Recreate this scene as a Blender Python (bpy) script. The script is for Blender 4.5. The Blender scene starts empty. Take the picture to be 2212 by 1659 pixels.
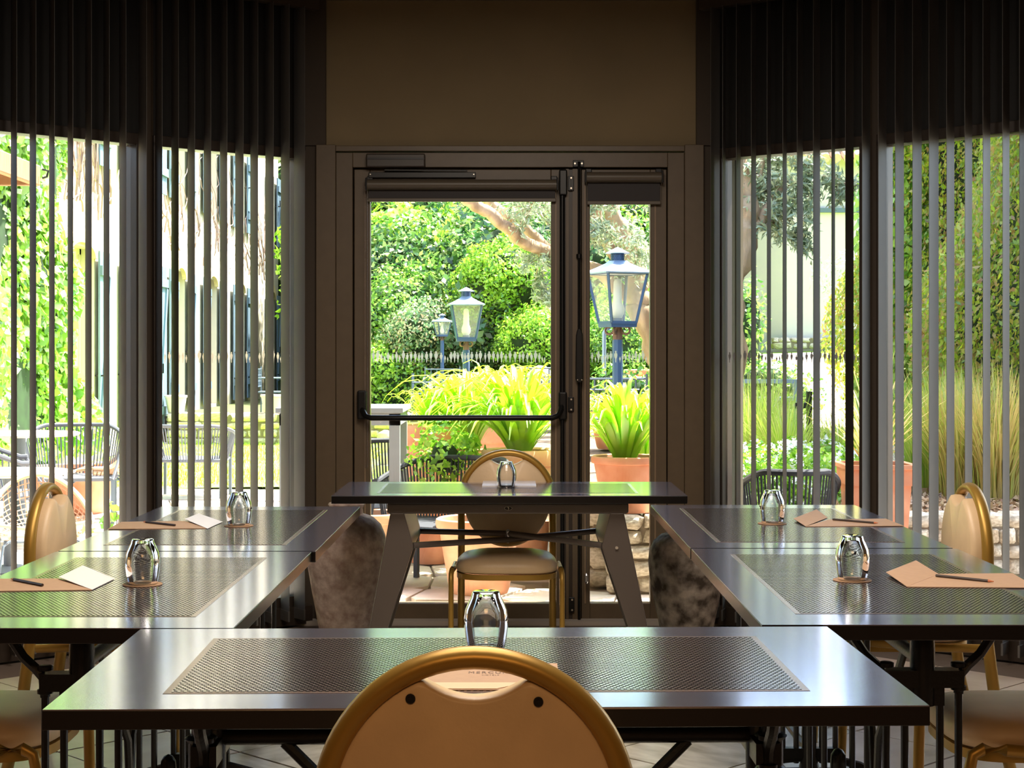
import bpy, math, random
import numpy as np
from mathutils import Vector, Matrix
rnd = random.Random(7)
NR = np.random.RandomState(11)
PI = math.pi
SC = bpy.context.scene
COL = SC.collection

# ------------------------------------------------------------ camera, sky, sun, room lamp, added fill lights, exposure
F = 3550.0; CX = 1106.0; HY = 766.0; EYE = 1.30
cam_d = bpy.data.cameras.new('camera'); cam = bpy.data.objects.new('camera', cam_d); COL.objects.link(cam)
cam_d.sensor_width = 36.0; cam_d.lens = 36.0 * F / 2212.0
cam_d.shift_y = -(829.5 - HY) / 2212.0
cam_d.clip_start = 0.05; cam_d.clip_end = 300
cam.location = (0, 0, EYE); cam.rotation_euler = (PI / 2, 0, 0)
SC.camera = cam
SUN_DIR = Vector((0.36, 0.24, 0.88)).normalized()      # towards the sun
w = bpy.data.worlds.new('sky'); SC.world = w; w.use_nodes = True
wn = w.node_tree.nodes; wl = w.node_tree.links
sky = wn.new('ShaderNodeTexSky'); sky.sky_type = 'NISHITA'; sky.sun_disc = False
sky.sun_elevation = math.asin(SUN_DIR.z); sky.sun_rotation = math.atan2(SUN_DIR.x, SUN_DIR.y)
sky.air_density = 1.0; sky.dust_density = 3.0; sky.ozone_density = 1.0
wl.new(sky.outputs[0], wn['Background'].inputs[0]); wn['Background'].inputs[1].default_value = 0.48
sd = bpy.data.lights.new('sun', 'SUN'); sd.energy = 11.5; sd.angle = math.radians(1.0); sd.color = (1.0, 0.95, 0.86)
so = bpy.data.objects.new('sun', sd); COL.objects.link(so)
so.rotation_euler = SUN_DIR.to_track_quat('Z', 'Y').to_euler()
for (lx, ly, e, sz, lc) in ((0, -1.4, 27, 1.6, (1.0, 0.56, 0.24)), (0, 3.0, 26, 1.6, (1.0, 0.86, 0.70)), (0, 4.8, 27, 1.2, (1.0, 0.88, 0.76))):  # warm lamp behind the camera, then two unseen fill lights added ahead of it
    ad = bpy.data.lights.new('lamp_and_fill_light', 'AREA'); ad.energy = e; ad.size = sz; ad.color = lc
    ao = bpy.data.objects.new('lamp_and_fill_light', ad); COL.objects.link(ao); ao.location = (lx, ly, 2.98)
SC.view_settings.view_transform = 'Standard'; SC.view_settings.look = 'None'
SC.view_settings.exposure = 1.25; SC.view_settings.gamma = 1.0; SC.view_settings.use_curve_mapping = False
SC.cycles.use_denoising = True
SC.cycles.max_bounces = 10; SC.cycles.transparent_max_bounces = 16; SC.cycles.transmission_bounces = 10
SC.cycles.sample_clamp_indirect = 6.0; SC.cycles.caustics_refractive = False; SC.cycles.caustics_reflective = False

# ------------------------------------------------------------ helpers
def lin(c):
    return tuple(((v / 255) / 12.92 if v / 255 <= 0.04045 else ((v / 255 + 0.055) / 1.055) ** 2.4) for v in c)
def X(px, Y): return (px - CX) * Y / F
def Z(py, Y): return EYE - (py - HY) * Y / F

def newmat(name):
    m = bpy.data.materials.new(name); m.use_nodes = True
    return m, m.node_tree.nodes, m.node_tree.links, m.node_tree.nodes['Principled BSDF']
def mat(name, rgb, rough=0.5, metal=0.0, var=0.0, scale=8.0, bump=0.0, bscale=60.0, coat=0.0, spec=0.5, rgb2=None, ior=None, stretch=None):
    m, n, l, b = newmat(name)
    c = lin(rgb)
    b.inputs['Roughness'].default_value = rough; b.inputs['Metallic'].default_value = metal
    b.inputs['Coat Weight'].default_value = coat; b.inputs['Coat Roughness'].default_value = 0.08
    b.inputs['Specular IOR Level'].default_value = spec
    if ior: b.inputs['IOR'].default_value = ior
    tc = n.new('ShaderNodeTexCoord'); mp = n.new('ShaderNodeMapping'); l.new(tc.outputs['Object'], mp.inputs[0])
    if stretch: mp.inputs['Scale'].default_value = stretch
    if var > 0 or rgb2:
        no = n.new('ShaderNodeTexNoise'); no.inputs['Scale'].default_value = scale; no.inputs['Detail'].default_value = 6
        l.new(mp.outputs[0], no.inputs['Vector'])
        r = n.new('ShaderNodeValToRGB'); l.new(no.outputs[0], r.inputs[0])
        c2 = lin(rgb2) if rgb2 else tuple(min(1, v * (1 + var)) for v in c)
        c1 = c if rgb2 else tuple(v * (1 - var) for v in c)
        r.color_ramp.elements[0].position = 0.35; r.color_ramp.elements[1].position = 0.68
        r.color_ramp.elements[0].color = (*c1, 1); r.color_ramp.elements[1].color = (*c2, 1)
        l.new(r.outputs[0], b.inputs['Base Color'])
    else:
        b.inputs['Base Color'].default_value = (*c, 1)
    if bump > 0:
        nb = n.new('ShaderNodeTexNoise'); nb.inputs['Scale'].default_value = bscale; nb.inputs['Detail'].default_value = 4
        l.new(mp.outputs[0], nb.inputs['Vector'])
        bp = n.new('ShaderNodeBump'); bp.inputs['Strength'].default_value = bump; bp.inputs['Distance'].default_value = 0.01
        l.new(nb.outputs[0], bp.inputs['Height']); l.new(bp.outputs[0], b.inputs['Normal'])
    return m
def leafmat(name, cols, trans=0.45, gloss=0.06):
    m, n, l, b = newmat(name); n.remove(b)
    out = n['Material Output']
    g = n.new('ShaderNodeNewGeometry'); r = n.new('ShaderNodeValToRGB'); l.new(g.outputs['Random Per Island'], r.inputs[0])
    els = r.color_ramp.elements
    els[0].color = (*lin(cols[0]), 1); els[1].color = (*lin(cols[-1]), 1)
    for i, c in enumerate(cols[1:-1]):
        e = els.new((i + 1) / (len(cols) - 1)); e.color = (*lin(c), 1)
    d = n.new('ShaderNodeBsdfDiffuse'); t = n.new('ShaderNodeBsdfTranslucent'); gl = n.new('ShaderNodeBsdfGlossy')
    gl.inputs['Roughness'].default_value = 0.35
    l.new(r.outputs[0], d.inputs[0]); l.new(r.outputs[0], t.inputs[0])
    m1 = n.new('ShaderNodeMixShader'); m1.inputs[0].default_value = trans; l.new(d.outputs[0], m1.inputs[1]); l.new(t.outputs[0], m1.inputs[2])
    m2 = n.new('ShaderNodeMixShader'); m2.inputs[0].default_value = gloss; l.new(m1.outputs[0], m2.inputs[1]); l.new(gl.outputs[0], m2.inputs[2])
    l.new(m2.outputs[0], out.inputs[0]); return m

class MB:
    def __init__(s): s.v = []; s.f = []
    def add(s, vs, fs):
        o = len(s.v); s.v += [tuple(p) for p in vs]; s.f += [tuple(i + o for i in f) for f in fs]; return s
    def box(s, x0, x1, y0, y1, z0, z1):
        return s.add([(x0,y0,z0),(x1,y0,z0),(x1,y1,z0),(x0,y1,z0),(x0,y0,z1),(x1,y0,z1),(x1,y1,z1),(x0,y1,z1)],
                     [(3,2,1,0),(4,5,6,7),(0,1,5,4),(1,2,6,5),(2,3,7,6),(3,0,4,7)])
    def prism(s, poly, axis, a, b):
        n = len(poly)
        def P(p, t): return {'y': (p[0], t, p[1]), 'z': (p[0], p[1], t), 'x': (t, p[0], p[1])}[axis]
        return s.add([P(p, a) for p in poly] + [P(p, b) for p in poly],
                     [tuple(range(n)), tuple(range(2*n-1, n-1, -1))] + [((i+1) % n, i, n+i, n+(i+1) % n) for i in range(n)])
    def beam(s, p, q, w_, h, up=(0,0,1)):
        p = Vector(p); q = Vector(q); d = (q-p).normalized(); u = Vector(up)
        sd_ = d.cross(u)
        if sd_.length < 1e-4: sd_ = d.cross(Vector((1,0,0)))
        sd_.normalize(); u = sd_.cross(d)
        vs = [p + sd_*a*w_/2 + u*b*h/2 for a, b in ((-1,-1),(1,-1),(1,1),(-1,1))] + [q + sd_*a*w_/2 + u*b*h/2 for a, b in ((-1,-1),(1,-1),(1,1),(-1,1))]
        return s.add(vs, [(0,1,2,3),(7,6,5,4),(1,0,4,5),(2,1,5,6),(3,2,6,7),(0,3,7,4)])
    def tube(s, pts, r, n=8, closed=False):
        pts = [Vector(p) for p in pts]; N = len(pts); rs = r if isinstance(r, (list, tuple)) else [r]*N
        up = None; vs = []
        for i, p in enumerate(pts):
            a = pts[(i-1) % N] if (closed or i > 0) else p
            b = pts[(i+1) % N] if (closed or i < N-1) else p
            d = (b-a).normalized()
            if up is None:
                up = Vector((0,0,1)) if abs(d.z) < 0.9 else Vector((1,0,0))
            sd_ = d.cross(up).normalized(); up = sd_.cross(d).normalized()
            for k in range(n):
                t = 2*PI*k/n; vs.append(p + (sd_*math.cos(t) + up*math.sin(t))*rs[i])
        fs = []
        for i in range(N if closed else N-1):
            j = (i+1) % N
            for k in range(n):
                fs.append((i*n+k, i*n+(k+1) % n, j*n+(k+1) % n, j*n+k))
        if not closed: fs += [tuple(range(n-1,-1,-1)), tuple(range((N-1)*n, N*n))]
        return s.add(vs, fs)
    def lathe(s, prof, n=24, c=(0,0,0), caps=True):
        vs = []
        for r, z in prof:
            for k in range(n):
                t = 2*PI*k/n; vs.append((c[0]+r*math.cos(t), c[1]+r*math.sin(t), c[2]+z))
        fs = []
        for i in range(len(prof)-1):
            for k in range(n): fs.append((i*n+k, i*n+(k+1) % n, (i+1)*n+(k+1) % n, (i+1)*n+k))
        if caps: fs += [tuple(range(n-1,-1,-1)), tuple(range((len(prof)-1)*n, len(prof)*n))]
        return s.add(vs, fs)
    def obj(s, name, m, parent=None, smooth=False, bevel=0.0, loc=None, angle=40):
        me = bpy.data.meshes.new(name); me.from_pydata(s.v, [], s.f); me.update()
        me.materials.append(m)
        if smooth:
            me.shade_smooth() if hasattr(me, 'shade_smooth') else None
            me.set_sharp_from_angle(angle=math.radians(angle))
        o = bpy.data.objects.new(name, me); COL.objects.link(o)
        if parent: o.parent = parent
        if loc: o.location = loc
        if bevel:
            b = o.modifiers.new('bevel', 'BEVEL'); b.width = bevel; b.segments = 2; b.limit_method = 'ANGLE'
        return o
def bigmesh(name, V, Q, m, parent=None, smooth=False, mats=None, midx=None):
    V = np.asarray(V, dtype=np.float32).reshape(-1, 3); Q = np.asarray(Q, dtype=np.int32); k = Q.shape[1]
    me = bpy.data.meshes.new(name); me.vertices.add(len(V)); me.vertices.foreach_set('co', V.ravel())
    me.loops.add(Q.size); me.loops.foreach_set('vertex_index', Q.ravel()); me.polygons.add(len(Q))
    me.polygons.foreach_set('loop_start', np.arange(len(Q), dtype=np.int32)*k)
    me.update(calc_edges=True); me.validate()
    me.materials.append(m)
    for x in (mats or []): me.materials.append(x)
    if midx is not None: me.polygons.foreach_set('material_index', midx)
    if smooth: me.shade_smooth()
    o = bpy.data.objects.new(name, me); COL.objects.link(o)
    if parent: o.parent = parent
    return o
def empty(name, loc=(0,0,0), rz=0.0, parent=None, sc=1.0):
    o = bpy.data.objects.new(name, None); COL.objects.link(o); o.location = loc; o.rotation_euler = (0,0,rz)
    o.empty_display_size = 0.1; o.scale = (sc, sc, sc)
    if parent: o.parent = parent
    return o
def tag(o, label=None, cat=None, group=None, kind=None):
    if label: o['label'] = label
    if cat: o['category'] = cat
    if group: o['group'] = group
    if kind: o['kind'] = kind
    return o
def dup(src, loc, rz=None, label=None, group=None, sc=None):
    r = src.copy(); COL.objects.link(r); r.location = loc
    if rz is not None: r.rotation_euler = (0,0,rz)
    if sc: r.scale = sc if isinstance(sc, tuple) else (sc,sc,sc)
    if label: r['label'] = label
    if group: r['group'] = group
    for ch in KIDS.get(src.name, []) or [c for c in bpy.data.objects if c.parent == src]:
        c = ch.copy(); COL.objects.link(c); c.parent = r
        for g in [q for q in bpy.data.objects if q.parent == ch]:
            d = g.copy(); COL.objects.link(d); d.parent = c
    return r
KIDS = {}
def arc(cx, cz, rx, rz_, a0, a1, n):
    return [(cx + rx*math.cos(a0+(a1-a0)*i/n), cz + rz_*math.sin(a0+(a1-a0)*i/n)) for i in range(n+1)]

# ------------------------------------------------------------ materials
M = {}
M['wall'] = mat('dark_brown_wall_paint', (142,124,92), 0.75, var=0.06, scale=3, bump=0.05, bscale=200)
M['pilaster'] = mat('dark_pilaster_paint', (70,58,45), 0.7)
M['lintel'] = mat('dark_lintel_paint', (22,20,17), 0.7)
M['frame'] = mat('brown_frame_metal', (104,88,68), 0.42, var=0.05, scale=20)
M['frame2'] = mat('brown_frame_metal_dark', (58,48,40), 0.4)
M['ceiling'] = mat('ceiling_paint', (120,105,80), 0.8)
M['room'] = mat('room_wall_paint', (96,80,62), 0.85)
M['black'] = mat('black_hardware', (26,26,26), 0.35, metal=0.3)
M['iron'] = mat('black_cast_iron', (20,20,20), 0.33, metal=0.2, bump=0.1, bscale=150)
M['screw'] = mat('steel_screw', (225,215,200), 0.3, metal=0.7)
M['steel'] = mat('grey_brown_powder_steel', (96,86,80), 0.36, metal=0.25)
M['edge'] = mat('brushed_table_edge', (66,65,66), 0.24, metal=0.95)
M['slat'] = mat('grey_blind_fabric', (102,99,95), 0.55, bump=0.06, bscale=500)
M['gold'] = mat('bronze_gold_chair_frame', (176,138,62), 0.36, metal=0.45)
M['pad'] = mat('beige_leatherette', (226,196,156), 0.42, var=0.05, scale=12, bump=0.06, bscale=90)
M['chrome'] = mat('light_metal', (200,200,205), 0.25, metal=0.9)
M['bfab'] = mat('roller_blind_cloth', (44,38,38), 0.6)
M['tube'] = mat('roller_tube', (98,88,74), 0.4)
M['card'] = mat('kraft_card', (188,152,122), 0.6, var=0.03, scale=60)
M['paper'] = mat('white_paper', (240,236,240), 0.35)
M['coaster'] = mat('kraft_coaster', (164,128,96), 0.6)
M['pencil'] = mat('dark_brown_pencil', (58,44,36), 0.45)
M['pencilwood'] = mat('pencil_wood', (196,120,80), 0.6)
M['ink'] = mat('brown_ink', (96,70,56), 0.6)
M['decal'] = leafmat('cream_sticker', [(255,244,236),(255,244,236)], 0.92, 0.02)
M['decalg'] = leafmat('grey_sticker', [(150,142,142),(160,152,150)], 0.5, 0.02)
M['vase'] = mat('weathered_stone_vase', (176,150,138), 0.85, rgb2=(224,206,196), scale=26, bump=0.5, bscale=45)
M['vase2'] = mat('dark_mottled_stone_vase', (76,64,54), 0.85, rgb2=(200,186,172), scale=16, bump=0.6, bscale=40)
M['terra'] = mat('terracotta', (206,128,92), 0.8, rgb2=(226,162,128), scale=6, bump=0.1)
M['terra2'] = mat('pale_terracotta', (222,170,134), 0.8, rgb2=(206,140,102), scale=5, bump=0.1)
M['beigepot'] = mat('beige_clay', (206,194,180), 0.85, var=0.05)
M['soil'] = mat('soil', (92,72,54), 0.95, rgb2=(150,126,100), scale=20, bump=0.5)
M['stone'] = mat('limestone', (214,202,180), 0.9, rgb2=(160,146,124), scale=7, bump=0.5, bscale=30)
M['mortar'] = mat('dark_joint', (120,106,88), 0.95, var=0.2)
M['flag'] = mat('pale_flagstone', (232,220,206), 0.85, rgb2=(204,188,172), scale=3, bump=0.2)
M['flagjoint'] = mat('paving_joint', (150,132,112), 0.95, var=0.15)
M['rock'] = mat('pale_rock', (232,216,186), 0.9, rgb2=(176,150,112), scale=2.2, bump=0.9, bscale=9)
M['cream'] = mat('cream_render', (214,202,176), 0.9, var=0.03, scale=2, bump=0.15, bscale=30)
M['creamhouse'] = mat('white_render', (200,192,184), 0.9, var=0.02, scale=1)
M['shutter'] = mat('blue_grey_shutter', (108,130,148), 0.6, var=0.05)
M['shutterd'] = mat('grey_blue_pane', (150,160,166), 0.3)  # even grey-blue tone for the recessed panes
M['trim'] = mat('yellow_stone_trim', (226,204,150), 0.85)
M['bluemetal'] = mat('blue_lamp_metal', (58,84,124), 0.4, metal=0.2)
M['bluelight'] = mat('pale_or_sunlit_blue_metal', (150,170,196), 0.35, metal=0.4)  # pale blue metal; on lantern roofs the sunlight is put into this colour
M['rust'] = mat('rusted_scroll', (112,84,70), 0.7)
M['gmetal'] = mat('grey_blue_garden_metal', (84,98,110), 0.5)
M['gtable'] = mat('grey_table_metal', (140,144,146), 0.5)
M['frost'] = mat('frosted_lamp_glass', (240,236,220), 0.4)
M['rope'] = mat('charcoal_rope', (52,54,60), 0.75)
M['rope2'] = mat('grey_rope', (92,96,104), 0.75)
M['rattan'] = mat('natural_rattan', (206,164,130), 0.65, var=0.08, scale=30)
M['rattanrail'] = mat('wrapped_rattan_rail', (222,190,158), 0.7)
M['tabletop_out'] = mat('pale_table_top', (226,210,188), 0.6)
M['wood'] = mat('canopy_timber', (170,132,92), 0.7, rgb2=(140,104,70), scale=5, stretch=(1,12,1))
M['bark'] = mat('olive_bark', (150,122,96), 0.95, rgb2=(206,176,146), scale=9, bump=0.9, bscale=26, stretch=(1,1,.35))
M['creeper'] = mat('dry_creeper', (156,132,122), 0.9)
M['lawn'] = mat('lawn_ground', (150,190,60), 0.95, rgb2=(178,214,84), scale=3, bump=0.5, bscale=120)
M['dirt'] = mat('hill_earth', (92,104,52), 0.95, rgb2=(70,76,44), scale=3)
M['path'] = mat('gravel_path', (214,196,176), 0.95, rgb2=(196,176,154), scale=8, bump=0.4, bscale=80)
M['tile'] = mat('roof_tile', (190,160,136), 0.85, var=0.1)
M['olive_strip'] = mat('olive_post', (140,140,116), 0.6)  # even olive tone for the narrow strip beside the cream pier
M['white_petal'] = leafmat('white_petal', [(250,250,250),(255,255,255)], 0.3)
M['leaf'] = leafmat('shrub_leaf', [(44,90,34),(92,146,50),(140,190,70),(190,222,110)])
M['leafd'] = leafmat('dark_shrub_leaf', [(28,66,40),(60,108,60),(104,150,78),(166,184,110)])
M['leafw'] = leafmat('warm_shrub_leaf', [(64,112,66),(112,156,96),(170,192,136),(214,180,140)])
M['leafy'] = leafmat('bright_shrub_leaf', [(90,150,36),(150,200,52),(200,230,96)])
M['ivy'] = leafmat('ivy_leaf', [(100,150,44),(146,196,60),(180,220,88),(200,232,120)], 0.5, 0.1)
M['hedge'] = leafmat('sunlit_hedge_leaf', [(120,160,36),(176,206,44),(206,224,60),(226,208,96),(196,140,90)], 0.68)
M['olive'] = leafmat('olive_leaf', [(130,150,118),(180,194,160),(214,222,194)], 0.3)
M['strap'] = leafmat('strap_leaf', [(124,186,26),(176,224,36),(212,240,66)], 0.55, 0.12)
M['straw'] = leafmat('grass_blade', [(160,196,66),(200,224,92),(222,216,140)], 0.5)
M['drygrass'] = leafmat('dry_grass_blade', [(206,180,104),(230,206,130),(184,204,84)], 0.45)
M['lawnb'] = leafmat('lawn_blade', [(140,190,50),(180,216,80)], 0.4)
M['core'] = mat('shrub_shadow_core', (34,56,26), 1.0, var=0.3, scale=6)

# glass panes: clear mixed with mirror reflection
m, n, l, b = newmat('window_glass'); n.remove(b)
tr = n.new('ShaderNodeBsdfTransparent'); tr.inputs[0].default_value = (0.96,0.98,0.97,1); gl = n.new('ShaderNodeBsdfGlossy'); gl.inputs['Roughness'].default_value = 0.01
fr = n.new('ShaderNodeFresnel'); fr.inputs[0].default_value = 1.45
mx = n.new('ShaderNodeMixShader'); l.new(fr.outputs[0], mx.inputs[0]); l.new(tr.outputs[0], mx.inputs[1]); l.new(gl.outputs[0], mx.inputs[2]); l.new(mx.outputs[0], n['Material Output'].inputs[0])
M['glass'] = m
m, n, l, b = newmat('lamp_pane_glass'); n.remove(b)
tr = n.new('ShaderNodeBsdfTransparent'); df = n.new('ShaderNodeBsdfDiffuse'); df.inputs[0].default_value = (0.75,0.75,0.62,1)
mx = n.new('ShaderNodeMixShader'); mx.inputs[0].default_value = 0.22; l.new(tr.outputs[0], mx.inputs[1]); l.new(df.outputs[0], mx.inputs[2]); l.new(mx.outputs[0], n['Material Output'].inputs[0])
M['lpane'] = m
m, n, l, b = newmat('tumbler_glass')
b.inputs['Transmission Weight'].default_value = 1.0; b.inputs['Roughness'].default_value = 0.0; b.inputs['IOR'].default_value = 1.48
b.inputs['Base Color'].default_value = (0.97,0.98,0.98,1)
M['tumbler'] = m
# table top: near-black satin with faint brushing
m, n, l, b = newmat('dark_satin_steel_top')
b.inputs['Base Color'].default_value = (0.56,0.57,0.76,1); b.inputs['Metallic'].default_value = 0.93
tc = n.new('ShaderNodeTexCoord'); mp = n.new('ShaderNodeMapping'); mp.inputs['Scale'].default_value = (3,60,3); l.new(tc.outputs['Object'], mp.inputs[0])
no = n.new('ShaderNodeTexNoise'); no.inputs['Scale'].default_value = 6; no.inputs['Detail'].default_value = 5; l.new(mp.outputs[0], no.inputs['Vector'])
mr = n.new('ShaderNodeMapRange'); mr.inputs['To Min'].default_value = 0.11; mr.inputs['To Max'].default_value = 0.19; l.new(no.outputs[0], mr.inputs[0]); l.new(mr.outputs[0], b.inputs['Roughness'])
nb = n.new('ShaderNodeTexNoise'); nb.inputs['Scale'].default_value = 500; l.new(tc.outputs['Object'], nb.inputs['Vector'])
bp = n.new('ShaderNodeBump'); bp.inputs['Strength'].default_value = 0.02; bp.inputs['Distance'].default_value = 0.0006; l.new(nb.outputs[0], bp.inputs['Height']); l.new(bp.outputs[0], b.inputs['Normal'])
M['top'] = m
# perforated inlay: rows of slots in pinkish metal (x rows offset)
def inlay_mat(name, p, q, fill):
    m, n, l, b = newmat(name)
    b.inputs['Metallic'].default_value = 0.55; b.inputs['Roughness'].default_value = 0.26
    b.inputs['Coat Weight'].default_value = 0.0
    tc = n.new('ShaderNodeTexCoord'); sp = n.new('ShaderNodeSeparateXYZ'); l.new(tc.outputs['Object'], sp.inputs[0])
    def mth(op, a, bb=None):
        k = n.new('ShaderNodeMath'); k.operation = op
        if isinstance(a, (int,float)): k.inputs[0].default_value = a
        else: l.new(a, k.inputs[0])
        if bb is not None:
            if isinstance(bb, (int,float)): k.inputs[1].default_value = bb
            else: l.new(bb, k.inputs[1])
        return k.outputs[0]
    yq = mth('MULTIPLY', sp.outputs[1], 1/q)
    row = mth('MULTIPLY', mth('MODULO', mth('FLOOR', mth('ADD', yq, 1000)), 2), 0.5)
    fx = mth('FRACT', mth('ADD', mth('ADD', mth('MULTIPLY', sp.outputs[0], 1/p), 1000), row))
    fy = mth('FRACT', mth('ADD', yq, 1000))
    hx = mth('LESS_THAN', mth('ABSOLUTE', mth('SUBTRACT', fx, 0.5)), fill)
    hy = mth('LESS_THAN', mth('ABSOLUTE', mth('SUBTRACT', fy, 0.5)), 0.32)
    h = mth('MULTIPLY', hx, hy)
    mx = n.new('ShaderNodeMix'); mx.data_type = 'RGBA'; l.new(h, mx.inputs[0])
    mx.inputs[6].default_value = (*lin((172,160,160)), 1); mx.inputs[7].default_value = (*lin((14,14,18)), 1)
    l.new(mx.outputs[2], b.inputs['Base Color'])
    ih = mth('SUBTRACT', 1.0, h)
    l.new(mth('MULTIPLY', ih, 0.85), b.inputs['Metallic']); l.new(mth('MULTIPLY', ih, 0.6), b.inputs['Specular IOR Level']); b.inputs['IOR'].default_value = 2.8
    l.new(mth('ADD', mth('MULTIPLY', h, 0.5), 0.17), b.inputs['Roughness'])
    return m
M['inlay'] = inlay_mat('perforated_inlay', 0.0105, 0.0095, 0.29)
M['inlayrim'] = mat('inlay_rim', (176,156,148), 0.25, metal=0.8)
# interior floor
def floor_mat(name, c1, c2, sc, rough):
    m = mat(name, c1, rough, rgb2=c2, scale=sc, bump=0.05, bscale=30, stretch=(1,3,1)); return m
M['floor_tile'] = floor_mat('beige_floor_tile', (206,182,166), (224,206,190), 2.5, 0.35)
M['floor_marble'] = floor_mat('veined_stone_slab', (214,208,192), (150,142,118), 4.5, 0.3)
M['grout'] = mat('grout', (120,104,92), 0.9)

# ------------------------------------------------------------ room shell
H = 3.03; WH = 2.25
LP = [(-1.03,8.04),(-1.685,7.50),(-2.34,6.90),(-3.0,6.05),(-3.5,5.0)]
RP = [(1.00,8.04),(1.665,7.52),(2.32,6.92),(3.0,6.05),(3.5,5.0)]
outer = [(-3.5,-3.0)] + LP[::-1] + RP + [(3.5,-3.0)]
def S(o, label=None):
    o['kind'] = 'structure'
    if label: o['label'] = label
    return o
fl = S(MB().prism(outer, 'z', -0.12, -0.012).obj('floor', M['grout']), 'pale tiled floor with diagonal joints under the tables')
cl = S(MB().prism([(-3.9,-3.1),(-3.9,5.1),(-3.3,6.35),(-2.5,7.3),(-1.1,8.55),(1.1,8.55),(2.5,7.3),(3.3,6.35),(3.9,5.1),(3.9,-3.1)], 'z', H, H+0.15).obj('ceiling', M['ceiling']))  # slab overhangs the windows as an added unseen eave against direct sun
S(MB().box(-3.6,-3.5,-3.1,5.0,0,H).obj('wall_left', M['room'])); S(MB().box(3.5,3.6,-3.1,5.0,0,H).obj('wall_right', M['room']))
S(MB().box(-3.6,3.6,-3.1,-3.0,0,H).obj('wall_rear', M['room']))
# interior floor tiles (each tile a part of the floor); central veined slabs
def inside(x, y, poly, mrg=0.0):
    c = False; j = len(poly)-1
    for i in range(len(poly)):
        xi, yi = poly[i]; xj, yj = poly[j]
        if (yi > y) != (yj > y) and x < (xj-xi)*(y-yi)/(yj-yi)+xi: c = not c
        j = i
    return c
ts = 0.42; tme = {}
for key in ('floor_tile', 'floor_marble'):
    b_ = MB().box(-ts/2+.004, ts/2-.004, -ts/2+.004, ts/2-.004, -0.012, 0.0).obj('tile', M[key]); tme[key] = b_.data; bpy.data.objects.remove(b_)
cs = math.cos(PI/4)
for i in range(-14, 24):
    for j in range(-14, 24):
        x = (i-j)*ts*cs; y = 3.0 + (i+j)*ts*cs
        if y < 2.9 or y > 7.9 or abs(x) > 2.9: continue
        if not all(inside(x+dx, y+dy, outer) for dx, dy in ((.3,0),(-.3,0),(0,.3),(0,-.3))): continue
        o = bpy.data.objects.new('tile', tme['floor_marble' if abs(x) < 0.95 else 'floor_tile']); COL.objects.link(o); o.parent = fl
        o.location = (x, y, rnd.uniform(-.0008, .0008)); o.rotation_euler = (0, 0, PI/4 + rnd.choice((0,1,2,3))*PI/2)
S(MB().box(-1.2,1.2,7.94,8.02,-0.011,0.012).obj('trim_1', mat('light_threshold', (206,196,186), 0.4)), 'light threshold strip under the glazed door')

# door wall
DY = 8.04; K = DY/F
def dx(px): return (px-CX)*K
def dz(py): return EYE-(py-HY)*K
S(MB().box(dx(640), dx(1560), DY, DY+.22, dz(316), H).obj('wall_back', M['wall']), 'plain dark brown wall above the glazed door')
S(MB().box(dx(650), dx(705), DY-.035, DY+.22, dz(316), H).box(dx(650), dx(686), DY-.02, DY+.2, 0, dz(316)).obj('trim_2', M['pilaster']), 'dark pilaster left of the door')
S(MB().box(dx(1503), dx(1540), DY-.035, DY+.22, dz(316), H).box(dx(1518), dx(1548), DY-.02, DY+.2, 0, dz(316)).obj('trim_3', M['pilaster']), 'dark pilaster right of the door')
# door casing
c = MB(); c.box(dx(685),dx(727),DY-.05,DY+.1,0,dz(315)); c.box(dx(1477),dx(1518),DY-.05,DY+.1,0,dz(315)); c.box(dx(727),dx(1477),DY-.045,DY+.1,dz(329),dz(317))
S(c.obj('trim_4', M['frame'], bevel=.003), 'brown metal casing around the double door')
door = empty('door_1', (0, DY, 0)); S(door, 'brown double glazed door with one wide and one narrow leaf')
def dbox(mb, x0, x1, y0, y1, ya, yb):   # px box with depth offsets
    return mb.box(dx(x0), dx(x1), y0, y1, dz(yb), dz(ya))
c = MB(); dbox(c,727,763,-.03,.09,331,1340); dbox(c,1441,1477,-.03,.09,331,1340); dbox(c,763,1441,-.03,.09,331,363); dbox(c,762,775,.055,.09,363,1340); dbox(c,1430,1442,.055,.09,363,1340); dbox(c,770,1436,.055,.09,362,376); dbox(c,1205,1262,.055,.09,376,1340)
c.obj('door_frame', M['frame'], door, bevel=.003)
def leaf(x0, x1, g0, g1):
    c = MB(); dbox(c,x0,g0,-.02,.05,367,1338); dbox(c,g1,x1,-.02,.05,367,1338); dbox(c,g0,g1,-.02,.05,367,402); dbox(c,g0,g1,-.02,.05,1302,1338)
    o = c.obj('door_leaf', M['frame'], door, bevel=.003)
    e = MB()
    for a, b_ in ((g0-12,g0-9),(g1+9,g1+12)): dbox(e,a,b_,-.025,-.02,402,1302)
    e.obj('glazing_bead', mat('light_bead', (150,126,100), .4), o)
    g = MB(); dbox(g,g0-2,g1+2,.012,.018,400,1304); g.obj('glass', M['glass'], o)
    return o
L1 = leaf(766, 1213, 800, 1190); L2 = leaf(1256, 1439, 1274, 1404)
c = MB(); dbox(c,1215,1254,-.035,.05,367,1338); c.obj('meeting_stile', M['frame2'], door, bevel=.003)
c = MB(); dbox(c,1222,1228,-.041,-.035,367,1338); dbox(c,1236,1254,-.041,-.035,367,1338); c.obj('stile_cover', M['frame'], door)
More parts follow.
